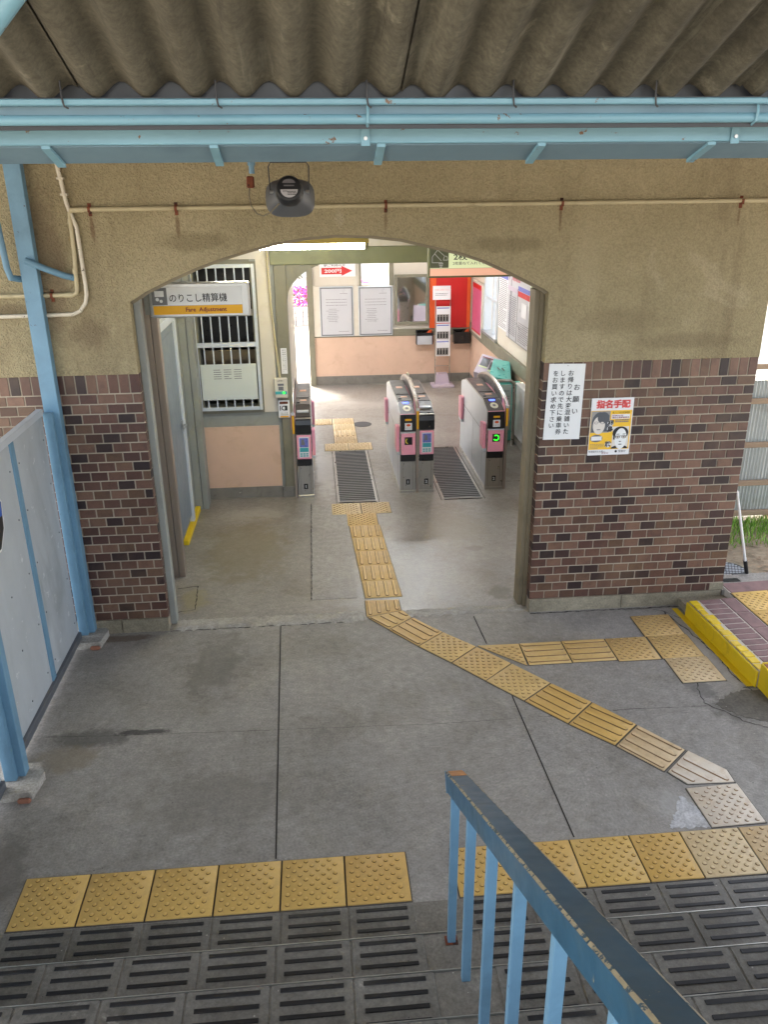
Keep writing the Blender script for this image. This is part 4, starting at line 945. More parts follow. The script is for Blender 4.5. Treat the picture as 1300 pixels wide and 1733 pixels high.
o = MB().cyl((-.95, 5.5, .002), .13, .004, n=28).build('floor_cover', 'iron'); tag(o, 'small round iron cover set in the hall floor behind the gates', 'manhole cover')

# ------------------------------------------------------------------ right side of hall behind the gates
ct = thing('counter', 'low white counter box behind the right jamb', 'counter', (1.0, 3.4, 0))
MB().box(.935, 1.01, 2.9, 4.43, .10, .745, .004).build('panel', 'white', ct)
MB().box(.925, 1.012, 2.88, 4.45, .747, .77, .004).box(1.012, 1.03, 2.88, 4.45, .747, .77).build('counter_top', 'white', ct)
MB().box(.93, 1.01, 2.89, 4.44, 0, .099, .004).build('skirting', 'base_g', ct)
lo = thing('guard_rail', 'bent stainless tube rail with clear panel beside the right gate', 'railing', (.75, 4.3, 0))
MB().tube([(.60, 4.3, .80), (.66, 4.3, .83), (.82, 4.3, .83), (.865, 4.3, .80), (.875, 4.3, .74), (.885, 4.3, 0)], .021, 10).tube([(.60, 4.3, .80), (.58, 4.3, .7), (.58, 4.3, 0)], .021, 10).build('tube_frame', 'steel', lo, smooth=40)
pn = MB().box(.62, .84, 4.293, 4.303, .2, .78).build('clear_panel', 'acrylic', lo)
mb = MB(); scribble(mb, (.73, 4.29, .62), .17, .2, rows=6, seed=8); mb.build('print', 'ink_g', pn)
tl = thing('teal_machine', 'teal plastic ticket box with sloping top beyond the guard rail', 'ticket box', (.85, 4.8, 0))
MB().prism([(.62, .83), (.88, .765), (1.0, .765), (1.0, .0), (.64, 0)], 'y', 4.5, 4.55).build('stand', 'teal', tl)
mb = MB(); v = [(.60, 4.52, .845), (.87, 4.46, .80), (1.0, 5.1, .90), (.80, 5.18, .93), (.60, 4.52, .70), (.87, 4.46, .62), (1.0, 5.1, .5), (.80, 5.18, .5)]
mb.add(v, [(0, 1, 2, 3), (4, 5, 6, 7), (0, 1, 5, 4), (1, 2, 6, 5), (2, 3, 7, 6), (3, 0, 4, 7)]); tt = mb.build('sloping_top', 'teal', tl)
mb = MB(); c0 = Vector((.80, 4.75, .883))
mb.add([c0+Vector(q) for q in ((-.03, -.05, -.004), (-.012, -.03, -.001), (-.02, .07, .01), (-.045, .04, .01))], [(0, 1, 2, 3)])
mb.add([c0+Vector(q) for q in ((.025, -.07, -.012), (.045, -.045, -.012), (.035, .055, .004), (.01, .025, .004))], [(0, 1, 2, 3)]); mb.build('coin_slot', 'black', tt)
mc = thing('fare_machine', 'lilac grey machine with tilted top and dark slots behind the teal box', 'ticket machine', (.68, 5.1, 0))
v = [(.45, 4.75, .86), (.70, 4.62, .79), (.98, 5.45, .86), (.72, 5.55, .93), (.45, 4.75, 0), (.70, 4.62, 0), (.98, 5.45, 0), (.72, 5.55, 0)]
mb = MB().add(v, [(0, 1, 2, 3), (4, 5, 6, 7), (0, 1, 5, 4), (1, 2, 6, 5), (2, 3, 7, 6), (3, 0, 4, 7)]); bo = mb.build('body', 'lilac', mc)
def onq(u, v_, h=.004):
    a_, b_, c_, d_ = [Vector(q) for q in v[:4]]; p = a_.lerp(b_, u).lerp(d_.lerp(c_, u), v_); return p+Vector((0, 0, h))
for nm, u0, u1, w0, w1, m_, h in (('slot', .12, .5, .38, .8, 'black', .004), ('slot', .55, .9, .3, .7, 'black', .004), ('strip', .08, .48, .3, .37, 'sign_cream', .006), ('strip', .55, .92, .2, .28, 'sign_cream', .006), ('screen_edge', .1, .95, .82, .86, 'ink_maroon', .005)):
    MB().quad(onq(u0, w0, h), onq(u1, w0, h), onq(u1, w1, h), onq(u0, w1, h)).build(nm, m_, bo)

# ------------------------------------------------------------------ back wall furniture
def board(name, label, x0, x1, z0, z1, seed, cat='notice board'):
    t = thing(name, label, cat, ((x0+x1)/2, 7.99, z0), 0, 'framed notices on the back wall'); y = 7.96
    f = MB().box(x0, x1, y, 7.999, z0, z1, .004).build('frame', 'alu_w', t)
    MB().box(x0+.012, x1-.012, y-.0015, y-.0005, z0+.013, z1-.013).build('frame_lip', 'sign_grey', t)
    MB().box(x0+.03, x1-.03, y-.004, y-.002, z0+.032, z1-.032).build('sheet', 'paper_g', t)
    mb = MB(); cx_ = (x0+x1)/2; w_ = x1-x0
    scribble(mb, (cx_+w_*.22, y-.0055, z1-.11), w_*.22, .02, rows=1, seed=seed)
    for k in range(3): scribble(mb, (cx_, y-.005, z1-.2-.045*k), w_*.62, .02, rows=1, seed=seed+k, fill=1)
    for k in range(8): scribble(mb, (cx_-w_*.12, y-.005, z1-.35-.028*k), w_*random.Random(seed+k).uniform(.2, .4), .018, rows=1, seed=seed+9+k, fill=1)
    scribble(mb, (cx_+w_*.2, y-.005, z0+.08), w_*.3, .02, rows=1, seed=seed+5, fill=1)
    mb.build('print', 'ink_g', t)
for a_, b_ in ((-1.57, -1.46), (-.915, -.835)): MB().box(a_, b_, 7.975, 7.999, .81, 1.6).build('backing_board', 'cream', bd)
board('notice_board', 'framed grey notice on the back wall, left one of the pair', -1.458, -.917, .81, 1.597, 1)
board('notice_board', 'framed grey notice on the back wall, right one of the pair', -.833, -.283, .81, 1.592, 40)
mr = thing('wall_mirror', 'rectangular mirror in a cream frame on the back wall', 'mirror', (.03, 7.98, .975))
MB().box(-.245, .305, 7.96, 7.98, .975, 1.02, .003).box(-.245, .305, 7.96, 7.98, 1.72, 1.765, .003).box(-.245, -.20, 7.96, 7.98, 1.021, 1.719, .003).box(.26, .305, 7.96, 7.98, 1.021, 1.719, .003).build('frame', 'frame_g', mr)
MB().box(-.199, .259, 7.972, 7.982, 1.021, 1.719).build('glass', 'mirror', mr)
ar = thing('price_sign', 'white sign with a red arrow marked 200 above the notice boards', 'sign', (-1.17, 7.985, 1.76))
MB().box(-1.44, -.87, 7.99, 7.999, 1.745, 2.08).build('sheet', 'paper', ar)
MB().prism([(-1.41, 1.785), (-1.09, 1.785), (-1.09, 1.76), (-.92, 1.835), (-1.09, 1.91), (-1.09, 1.885), (-1.41, 1.885)], 'y', 7.985, 7.989).build('arrow', 'ink_red', ar)
mb = MB(); text(mb, '200円', (-1.23, 7.983, 1.835), .06, w=.27, bold=.02); mb.build('lettering', 'paper', ar)
mb = MB(); text(mb, '構内入場パーキング', (-1.15, 7.988, 1.98), .045, w=.48, bold=.02); text(mb, '駅ご利用の方', (-1.2, 7.988, 1.92), .035, w=.34, bold=.01); mb.build('lettering', 'ink', ar)
MB().box(-.776, -.34, 8.03, 8.05, 1.61, 2.2).build('window_pane', 'glass', bd)
rp = thing('red_poster', 'tall red poster with orange sides on the back wall', 'poster', (.66, 7.98, .88))
MB().box(.325, 1.0, 7.985, 7.999, .905, 2.35).build('sheet', 'red', rp)
MB().box(.328, .43, 7.981, 7.984, .906, 2.349).box(.94, .999, 7.981, 7.984, .906, 2.349).build('side_band', 'orange', rp)
for (x0, lab, wh) in ((.10, 'black letter box with pale front on the back wall, left of the leaflet rack', True), (.72, 'black letter box on the back wall, right of the leaflet rack', False)):
    t = thing('leaflet_box', lab, 'leaflet box', (x0+.135, 7.9, .65), 0, 'black boxes on the dado rail')
    MB().box(x0, x0+.27, 7.86, 7.87, .66, .85, .002).box(x0, x0+.27, 7.985, 7.995, .66, .88, .002).box(x0, x0+.01, 7.871, 7.984, .66, .86).box(x0+.26, x0+.27, 7.871, 7.984, .66, .86).box(x0+.01, x0+.26, 7.871, 7.984, .66, .67).build('case', 'black', t)
    if wh: MB().box(x0+.01, x0+.255, 7.855, 7.859, .662, .80).build('front_label', 'paper_g', t)
    MB().add([(x0+.17, 7.90, .84), (x0+.25, 7.92, .83), (x0+.26, 7.93, .895), (x0+.21, 7.92, .88)], [(0, 1, 2, 3)]).build('leaflet', 'orange', t)
rk = thing('leaflet_rack', 'freestanding tube rack holding three rows of leaflets with a header card', 'leaflet rack', (.51, 7.7, 0))
for x in (.392, .632): MB().tube([(x, 7.72, .03), (x, 7.78, 1.55)], .008, 8).build('pole', 'steel', rk)
MB().box(.33, .69, 7.55, 7.86, 0, .04, .01).prism([(.40, .04), (.63, .04), (.60, .2), (.43, .2)], 'y', 7.7, 7.85).build('base', 'lilac', rk)
hd = MB().box(.335, .62, 7.70, 7.708, 1.39, 1.605).build('header_card', 'paper', rk)
mb = MB(); text(mb, 'ご自由にお取り下さい', (.478, 7.698, 1.545), .03, w=.24); mb.build('lettering', 'ink_pink', hd)
mb = MB(); scribble(mb, (.478, 7.698, 1.475), .2, .05, rows=2, seed=4); mb.build('print', 'ink_g', hd)
MB().box(.4, .625, 7.755, 7.76, 1.32, 1.389).build('red_backing', 'red', rk)
for k, z in enumerate((1.03, .76, .50)):
    hh = .27
    lf = MB().box(.395, .625, 7.69-.01*k, 7.70-.01*k, z, z+hh-.012, .002).build('leaflet', 'paper', rk)
    y = 7.686-.01*k
    MB().box(.405, .60, y, y+.002, z+.015, z+.135).build('photo', 'skin_s', lf)
    mb = MB()
    for q in range(4): mb.box(.413+.047*q, .443+.047*q, y-.003, y-.001, z+.03, z+.10); mb.disc((.428+.047*q, y-.002, z+.115), .012, 'y', 10)
    mb.build('figures', 'ink', lf)
    mb = MB(); mb.box(.405, .60, y-.001, y+.001, z+.225, z+.24); mb.build('title_band', 'purple', lf)
MB().tube([(.392, 7.74, .33), (.632, 7.74, .33)], .005, 6).build('cross_bar', 'steel', rk)
# right wall boards
fp = thing('framed_poster', 'framed red panel poster on the right wall by the back corner', 'poster', (1.01, 7.3, .86))
MB().box(.985, W_-.002, 7.0, 7.75, .88, 1.69, .004).build('frame', 'cream', fp)
MB().box(.981, .984, 7.04, 7.72, .92, 1.66).build('sheet', 'pink_d', fp)
MB().box(.978, .980, 7.04, 7.72, 1.59, 1.66).box(.978, .980, 7.04, 7.72, .92, .945).build('band', 'red', fp)
tt_ = thing('timetable', 'white printed timetable sheet on the right wall beside the big board', 'timetable', (1.02, 5.75, 1.2))
MB().box(W_-.012, W_-.002, 5.47, 6.02, 1.22, 2.1).build('sheet', 'paper', tt_)
mb = MB(); 
for k in range(26): scribble(mb, (W_-.014, 5.745, 1.88-.025*k), .46, .02, (0, -1, 0), rows=1, seed=k, th=.5)
mb.build('print', 'ink_g', tt_)
MB().box(W_-.016, W_-.013, 5.5, 6.0, 1.90, 1.955).build('title_band', 'purple', tt_)
bb = thing('information_board', 'large framed information board with blue and red headings on the right wall', 'notice board', (1.02, 4.8, 1.18))
MB().box(W_-.03, W_-.002, 4.18, 5.42, 1.18, 2.2, .004).build('frame', 'frame_gr', bb)
MB().box(W_-.034, W_-.031, 4.20, 5.40, 1.2, 2.18).build('sheet', 'paper_g', bb)
MB().box(W_-.037, W_-.035, 4.22, 4.83, 1.845, 1.90).build('blue_heading', 'purple', bb)
MB().box(W_-.037, W_-.035, 4.22, 4.83, 1.775, 1.84).build('red_heading', 'ink_red', bb)
MB().box(W_-.037, W_-.035, 4.85, 5.38, 1.80, 1.86).build('lilac_heading', 'lilac', bb)
MB().box(W_-.038, W_-.035, 4.838, 4.843, 1.2, 1.86).box(W_-.038, W_-.035, 5.22, 5.225, 1.2, 1.8).build('divider', 'ink_g', bb)
MB().box(W_-.039, W_-.036, 4.38, 4.62, 1.55, 1.72).build('white_slip', 'paper', bb)
mb = MB(); scribble(mb, (W_-.0385, 5.1, 1.5), .4, .5, (0, -1, 0), rows=20, seed=2); scribble(mb, (W_-.0385, 4.5, 1.35), .5, .25, (0, -1, 0), rows=10, seed=5); mb.build('print', 'ink_g', bb)
mb = MB(); text(mb, '路線図', (W_-.0385, 4.95, 1.98), .09, (0, -1, 0), w=.4); mb.build('lettering', 'ink_red', bb)

# ------------------------------------------------------------------ wall sign and poster by the arch
ws = thing('request_sign', 'white board with vertical black writing at the left end of the right brick wall', 'sign', (.155, -.02, 1.375))
v = [(.022, 1.378), (.285, 1.375), (.290, 1.912), (.035, 1.918)]
MB().prism(v, 'y', -.0155, -.0105).build('board', 'white', ws)
mb = MB()
def col(s_, xf, zt, step, h, fw=False):
    for k, ch in enumerate(s_): 
        z = 1.918-.54*zt-step*k; text(mb, ch, (.028+.262*xf+.012*(z-1.378)/.54, -.0185, z), h, em=True, bold=.006)
col('お願い', .78, .31, .085, .048)
col('お帰りは大変混雑いた', .585, .125, .0462, .043)
col('しますので先に乗車券', .37, .125, .0462, .043)
col('をお買い求め下さい', .17, .125, .0462, .043)
mb.build('lettering', 'ink', ws)
MB().disc((.165, -.0175, 1.903), .0025, 'y').build('nail', 'ink', ws)
pt = thing('wanted_poster', 'yellow and white poster with two black and white portraits on the brick wall', 'poster', (.508, -.02, 1.248))
Pz = lambda u, v_, d=0: ((.356+.0+.305*u) + .0*(v_), -.0135-d, 1.248+.418*v_)
def pq(mb, u0, u1, v0, v1, d): mb.quad(Pz(u0, v0, d), Pz(u1, v0, d), Pz(u1, v1, d), Pz(u0, v1, d))
def pe(mb, cu, cv, ru, rv, d, a0=0, a1=360, n=26):
    mb.add([Pz(cu+ru*math.cos(R(a0+(a1-a0)*k/n)), cv+rv*math.sin(R(a0+(a1-a0)*k/n)), d) for k in range(n+(a1-a0 < 360))], [tuple(range(n+(a1-a0 < 360)))])
mb = MB().box(.356, .661, -.0135, -.0105, 1.248, 1.666); mb.build('sheet', 'paper', pt)
mb = MB(); pq(mb, .01, .98, .10, .785, .0004); mb.build('yellow_field', 'poster_y', pt)
mb = MB()
pq(mb, .02, .47, .40, .775, .0008); mb.build('portrait_field', 'skin_s', pt)
mb = MB(); pe(mb, .22, .57, .18, .19, .0010, n=20); pq(mb, .04, .12, .41, .60, .0011); pq(mb, .34, .45, .42, .7, .0012); pe(mb, .31, .66, .14, .10, .00165); mb.build('portrait_hair', 'spk', pt)
mb = MB(); pe(mb, .215, .53, .145, .155, .0014); mb.build('portrait_face', 'skin', pt)
mb = MB()
for c in (.145, .29): pe(mb, c, .575, .045, .022, .0017)
pe(mb, .215, .455, .05, .008, .0017); pq(mb, .19, .24, .58, .585, .0017); mb.build('portrait_features', 'ink_g', pt)
mb = MB()
for c in (.145, .29): pe(mb, c, .575, .036, .015, .0019)
mb.build('portrait_glasses', 'skin', pt)
mb = MB(); pq(mb, .56, .95, .11, .5, .0008); mb.build('portrait_field', 'skin', pt)
mb = MB(); pe(mb, .75, .385, .19, .115, .0011); pe(mb, .75, .11, .2, .06, .0012, 0, 180); pq(mb, .585, .66, .27, .40, .00125); mb.build('portrait_hair', 'ink', pt)
mb = MB(); pe(mb, .765, .285, .142, .185, .0014); mb.build('portrait_face', 'white', pt)
mb = MB()
for c in (.69, .84): pe(mb, c, .315, .058, .026, .0017)
pq(mb, .62, .92, .332, .339, .0018); pe(mb, .76, .185, .045, .008, .0017); pe(mb, .755, .235, .03, .008, .0017); pe(mb, .69, .365, .045, .006, .0019); pe(mb, .84, .365, .045, .006, .0019); mb.build('portrait_features', 'ink', pt)
mb = MB()
for c in (.69, .84): pe(mb, c, .313, .045, .017, .0021)
mb.build('portrait_glasses', 'skin', pt)
mb = MB()
for c in (.69, .84): pe(mb, c, .315, .02, .010, .0023)
mb.build('portrait_eyes', 'ink', pt)
mb = MB(); text(mb, '指名手配', Pz(.52, .895, .0006), .062, w=.25, bold=.06); mb.build('lettering', 'ink_pink', pt)
mb = MB(); text(mb, '指名手配', Pz(.52, .895, .0010), .056, w=.235, bold=.012); mb.build('lettering', 'ink_red', pt)
mb = MB(); pe(mb, .18, .30, .15, .065, .0008); mb.build('badge', 'ink_g', pt)
mb = MB(); pq(mb, .06, .31, .265, .335, .001); pq(mb, .5, .94, .635, .715, .0008)
for i, ch in enumerate('桐島'): pe(mb, .49, .565-.1*i, .075, .055, .0018)
pe(mb, .47, .19, .075, .055, .0018); mb.build('white_field', 'paper', pt)
mb = MB(); text(mb, '桐', Pz(.49, .565, .0024), .045, em=True, bold=.03); text(mb, '島', Pz(.49, .46, .0024), .045, em=True, bold=.03); text(mb, '聡', Pz(.47, .19, .0024), .045, em=True, bold=.03)
text(mb, '東アジア反日武装戦線', Pz(.72, .745, .0012), .016, w=.125); text(mb, '情報提供のお願い', Pz(.22, .065, .0006), .016, w=.12); text(mb, '警察庁', Pz(.83, .06, .0006), .018, w=.055); pe(mb, .68, .06, .028, .022, .0008); mb.build('lettering', 'ink', pt)
mb = MB(); text(mb, '昭和50年', Pz(.65, .69, .0012), .012, w=.08, bold=.02); text(mb, '連続企業爆破事件', Pz(.72, .658, .0012), .013, w=.125, bold=.02); text(mb, '懸賞金', Pz(.42, .035, .0006), .012, w=.05); mb.build('lettering', 'ink_maroon', pt)
mb = MB(); scribble(mb, Pz(.21, .16, .0008), .1, .04, rows=4, seed=3); scribble(mb, Pz(.76, .60, .0008), .1, .025, rows=2, seed=6, th=.7); mb.build('small_print', 'ink_g', pt)

# ------------------------------------------------------------------ pipes on wall
def clamp(mb, x, z, r=.012): mb.box(x-.008, x+.008, -.047, -.0145, z-r-.004, z+r+.004).box(x-.01, x+.01, -.02, -.0145, z-.04, z+.035)
pp = thing('wall_pipe', 'long thin cream pipe running level across the stucco wall above the arch', 'pipe', (-.8, -.03, 2.94))
z_ = 2.944
MB().tube([(-3.04, -.032, 2.47), (-3.025, -.032, 2.70), (-3.02, -.032, 2.915), (-3.012, -.032, 2.938), (-2.99, -.032, z_), (1.53, -.032, 2.95), (1.9, -.032, 2.95)], .0135, 10).build('pipe', 'conduit', pp, smooth=45)
MB().tube([(-3.04, -.032, 2.475), (-3.045, -.032, 2.452), (-3.07, -.032, 2.44), (-3.6, -.032, 2.44), (-6, -.032, 2.44)], .0135, 10).build('pipe', 'conduit', pp, smooth=45)
MB().tube([(-3.01, -.032, 2.942), (-2.93, -.032, 2.944)], .0165, 10).tube([(-3.021, -.032, 2.89), (-3.023, -.032, 2.86)], .0165, 10).tube([(-3.035, -.032, 2.60), (-3.037, -.032, 2.57)], .0165, 10).tube([(-3.12, -.032, 2.44), (-3.07, -.032, 2.44)], .0165, 10).build('coupling', 'conduit', pp, smooth=45)
for x in (-2.9, -2.38, -1.084, .044, 1.235, -3.2):
    mb = MB(); clamp(mb, x, 2.944 if x != -3.2 else 2.44); mb.build('clamp', 'rust', pp)
pp = thing('bent_pipe', 'peeling white pipe curving down and left along the stucco wall', 'pipe', (-3.0, -.03, 2.3))
pth = [(-3.065, -.03, 3.6), (-3.06, -.03, 3.25), (-3.03, -.03, 2.98), (-2.99, -.03, 2.84), (-2.985, -.028, 2.5), (-2.987, -.028, 2.44), (-3.0, -.028, 2.39), (-3.04, -.028, 2.34), (-3.09, -.028, 2.32), (-3.5, -.028, 2.315), (-6, -.028, 2.31)]
MB().tube(pth, .0125, 10).build('pipe', 'conduit_w', pp, smooth=50)
for (x, z) in ((-3.045, 3.12), (-3.035, 3.03)): MB().box(x-.02, x+.02, -.047, -.0145, z-.006, z+.006).build('clamp', 'conduit_w', pp)
for i, (pth, lab) in enumerate((([(-3.30, -.12, 2.66), (-3.2, -.10, 2.61), (-3.10, -.05, 2.56), (-3.04, -.016, 2.54)], 'blue pipe stub from the post into the stucco wall'), ([(-3.42, -.14, 2.9), (-3.41, -.13, 2.62), (-3.40, -.12, 2.56), (-3.375, -.02, 2.54)], 'blue pipe end hanging left of the blue post'))):
    o = MB().tube(pth, .02, 10).build('blue_pipe', 'blue', smooth=50); tag(o, lab, 'pipe')

# ------------------------------------------------------------------ left fence with posts
fn = thing('side_fence', 'fence of pale grey boards between blue uprights left of the floor', 'fence', (-3.35, -1.0, 0))
FX = -3.345
for (ya, yb) in ((-.72, -.155), (-1.56, -.79), (-2.42, -1.74), (-3.2, -2.48)):
    MB().box(FX-.006, FX, ya, yb, .10, 1.70, .001).build('board', 'panel', fn)
for ya in (-.755, -2.45): MB().box(FX-.03, FX+.008, ya-.032, ya+.032, .05, 1.70, .003).build('upright', 'blue', fn)
MB().box(FX-.03, FX+.012, -3.2, -.15, 1.702, 1.745, .004).build('top_rail', 'alu_w', fn)
MB().box(FX-.03, FX+.02, -3.2, -1.74, .045, .10, .003).box(FX-.03, FX+.02, -1.56, -.15, .045, .10, .003).build('bottom_rail', 'spk', fn)
mb = MB()
for ya in (-.2, -.68, -.84, -1.5, -1.15):
    for z in (.2, .55, .9, 1.25, 1.55): mb.cyl((FX, ya, z), .006, .003, 'x', 8)
mb.build('screws', 'spk', fn)
mb = MB().prism([(-1.46, 1.20), (-1.17, 1.20), (-1.08, 1.30), (-1.05, 1.45), (-1.12, 1.56), (-1.46, 1.56)], 'x', FX+.001, FX+.006); o = mb.build('fence_placard', 'white'); tag(o, 'dark and blue many-sided placard on the fence at the left edge', 'placard')
mb = MB().prism([(-1.45, 1.215), (-1.175, 1.215), (-1.093, 1.305), (-1.065, 1.448), (-1.128, 1.545), (-1.45, 1.545)], 'x', FX+.007, FX+.009); mb.build('dark_face', 'ink', o)
mb = MB().prism([(-1.44, 1.38), (-1.09, 1.38), (-1.08, 1.46), (-1.44, 1.46)], 'x', FX+.010, FX+.012); mb.build('blue_field', 'blue_bag', o)
def post(x, y, top, lab):
    t = thing('blue_post', lab, 'post', (x, y, 0), 0, 'blue steel posts of the canopy')
    s_ = .05
    MB().box(x-.048, x+.052, y-.018, y+.048, .055, top, .003).build('column', 'blue', t)
    MB().box(x-.048, x+.014, y-.055, y-.019, .055, 1.71, .003).build('side_flange', 'blue', t)
    mb = MB().prism([(x-.10, y-.16), (x+.12, y-.15), (x+.14, y+.02), (x+.09, y+.10), (x-.10, y+.10)], 'z', -.01, .052); mb.build('footing', 'cement', t)
    MB().box(x+.05, x+.12, y-.185, y-.155, 0, .03, .01).build('brick_bit', 'red_brick', t)
post(-3.30, -.075, 3.3, 'blue steel post standing against the stucco wall')
post(-3.30, -1.645, 3.3, 'blue steel post nearer the viewer at the left edge')

# ------------------------------------------------------------------ overhead steel and roof
def corr(name, mat, x0, x1, p0, p1, pitch, amp, parent, per=10, seg=3, thick=.006):
    mb = MB(); n_ = int((x1-x0)/pitch*per); p0 = Vector(p0); p1 = Vector(p1)
    rows = []
    dirn = (p1-p0).normalized(); nrm = Vector((0, -dirn.z, dirn.y)); nrm = nrm if nrm.z > 0 else -nrm
    for layer in (0, 1):
        for k in range(seg+1):
            c = p0.lerp(p1, k/seg)
            for i in range(n_+1):
                x = x0+(x1-x0)*i/n_; h = amp*math.sin(2*math.pi*(x-x0)/pitch)+thick*layer
                rows.append((x, c.y+nrm.y*h, c.z+nrm.z*h))
    st = n_+1; base = (seg+1)*st; fs = []
    for k in range(seg):
        for i in range(n_):
            fs.append((k*st+i, k*st+i+1, (k+1)*st+i+1, (k+1)*st+i)); fs.append((base+k*st+i, base+(k+1)*st+i, base+(k+1)*st+i+1, base+k*st+i+1))
    for i in range(n_):
        fs.append((i, base+i, base+i+1, i+1)); k = seg*st; fs.append((k+i, k+i+1, base+k+i+1, base+k+i))
    mb.add(rows, fs); return mb.build(name, mat, parent, smooth=40)
sr = thing('stair_roof', 'brown corrugated roof sheeting above the stairs with blue steel edge beams', 'roof', (-1.1, -3.0, 3.2))
tn = math.tan(R(20))
for k in range(-1, 8):  # leftmost sheets added out of view to keep sun off the steps
    dz = .0 if k % 2 else .0075
    for q, (ya, yb) in enumerate(((-2.985, -4.75), (-4.6, -6.6), (-6.45, -9.5))):
        d2 = dz+.009*(q % 2)
        corr('corrugated_sheet', 'slate', -4.03+.91*k, -4.03+.91*(k+1)+.05, (0, ya, 3.288+(-2.985-ya)*tn+d2), (0, yb, 3.288+(-2.985-yb)*tn+d2), .13, .022, sr)
# edge purlin (channel) with lip
MB().box(-4.2, 3.2, -3.012, -2.965, 3.2565, 3.272, .003).build('purlin_lip', 'blue_l', sr)
MB().box(-4.2, 3.2, -2.975, -2.965, 3.222, 3.256).build('purlin_web', 'blue_g', sr)
MB().box(-4.2, 3.2, -3.010, -2.975, 3.2725, 3.2745).build('packing_strip', 'spk_d', sr)
MB().box(-4.2, 3.2, -2.964, -2.95, 3.2, 3.42).build('shade_board', 'spk_d', sr)  # black board that paints the gap behind the purlin as shade
MB().tube([(-4.2, -2.95-.02, 3.2235), (3.2, -2.95-.02, 3.2245)], .0135, 12).build('round_pipe', 'blue_l', sr, smooth=40)
MB().box(-4.2, 3.2, -2.87, -2.82, 3.167, 3.2155, .003).build('angle_beam', 'blue_l', sr)
MB().box(-4.2, 3.2, -2.872, -2.8705, 3.210, 3.2145).build('weathered_edge', 'edge_w', sr)
pl = MB().prism([(-2.85, 3.163), (-2.722, 3.124), (-2.720, 3.128), (-2.85, 3.1665)], 'x', -4.2, 3.2).build('sloping_plate', 'blue_g', sr)
MB().box(-4.2, 3.2, -2.72, -2.70, 3.128, 3.36).build('shade_fascia', 'spk_d', sr)  # coloured black to paint in the shade inside the box gutter
for x in (-2.87, -2.30, -1.83, -1.346, -.868, -.345, .2): MB().prism([(-2.86, 3.158), (-2.718, 3.113), (-2.718, 3.125), (-2.86, 3.168)], 'x', x-.012, x+.012).build('rib', 'blue_l', sr)
MB().box(-1.165, -1.161, -2.86, -2.72, 3.12, 3.17).build('seam', 'joint', pl) if False else None
rr = random.Random(2)
for k in range(-2, 11):
    x = -2.196+.3995*k
    if k < 0 and x < -4: continue
    MB().tube([(x, -3.016, 3.315), (x, -3.018, 3.28), (x+.002, -3.019, 3.262), (x+.004, -3.017, 3.253), (x+.012, -3.01, 3.249)], .0026, 6).build('hook_bolt', 'iron', sr, smooth=50)
for x in (-1.393, -.283, -3.4, .8):
    hg = MB().box(x-.013, x+.013, -2.877, -2.8735, 3.16, 3.225, .001).build('pipe_bracket', 'blue_l', sr)
    MB().tube([(x, -2.985, 3.262), (x, -2.992, 3.24), (x, -2.987, 3.215), (x, -2.96, 3.205), (x, -2.875, 3.222)], .004, 6).build('bracket_rod', 'blue_l', hg)
    MB().cyl((x, -2.8775, 3.213), .0055, -.005, 'y', 8).cyl((x, -2.8775, 3.18), .0055, -.005, 'y', 8).build('bolt', 'alu', hg)
o = MB().tube([(-2.36, -3.32, 3.27), (-2.06, -3.48, 3.50)], .022, 12).build('brace_pipe', 'blue_l', sr, smooth=40)
# purlins higher up the stair roof
for k in range(1, 5):
    y = -3.0-1.4*k; z = 3.297+1.4*k*tn-.06; MB().box(-4.1, 3.1, y-.03, y+.03, z-.06, z+.02, .003).build('purlin', 'blue_g', sr)
# canopy between stair roof and station
cn = thing('canopy', 'low brown canopy roof between the stair roof and the station wall', 'roof', (-1.1, -1.4, 3.4))
corr('corrugated_sheet', 'slate_far', -4.94, 5.2, (0, -3.05, 3.36), (0, -.02, 3.62), .13, .018, cn)  # widened beyond view at both ends to keep direct sun out
MB().box(-4.1, 5.2, -1.34, -1.28, 3.20, 3.28, .003).build('beam', 'blue', cn)
MB().box(-3.36, -3.26, -3.0, -.1, 3.30, 3.36, .003).build('beam', 'blue', cn)

# ------------------------------------------------------------------ loudspeaker
sp_ = thing('horn_speaker', 'dark grey horn loudspeaker hung in a wire bracket above the archway', 'loudspeaker', (-1.652, -1.3, 2.92))
def ring(c, rx, rz, tilt, n=28, sup=2.0, up_=0):
    out = []
    for k in range(n):
        a_ = 2*math.pi*k/n; ca_, sa_ = math.cos(a_), math.sin(a_); e_ = 2/sup
        out.append(Vector((rx*abs(ca_)**e_*(1 if ca_ >= 0 else -1), 0, rz*abs(sa_)**e_*(1 if sa_ >= 0 else -1))))
    Mx = Matrix.Rotation(R(-tilt), 3, 'X'); return [Vector(c)+Mx @ v for v in out]
def loft(mb, rings, cap=True):
    n = len(rings[0]); mb.add([p for r in rings for p in r], [(i*n+k, i*n+(k+1) % n, (i+1)*n+(k+1) % n, (i+1)*n+k) for i in range(len(rings)-1) for k in range(n)]+([tuple(range(n)), tuple((len(rings)-1)*n+k for k in range(n))] if cap else []))
c0 = Vector((-1.652, -1.40, 3.048)); tl_ = 15; dr_ = Vector((0, math.cos(R(tl_)), -math.sin(R(tl_))))
mb = MB(); loft(mb, [ring(c0+dr_*d, r_, r_, tl_) for d, r_ in ((-.012, .044), (-.009, .054), (.0, .060), (.05, .064), (.062, .065))]); mb.build('driver', 'spk_d', sp_, smooth=35)
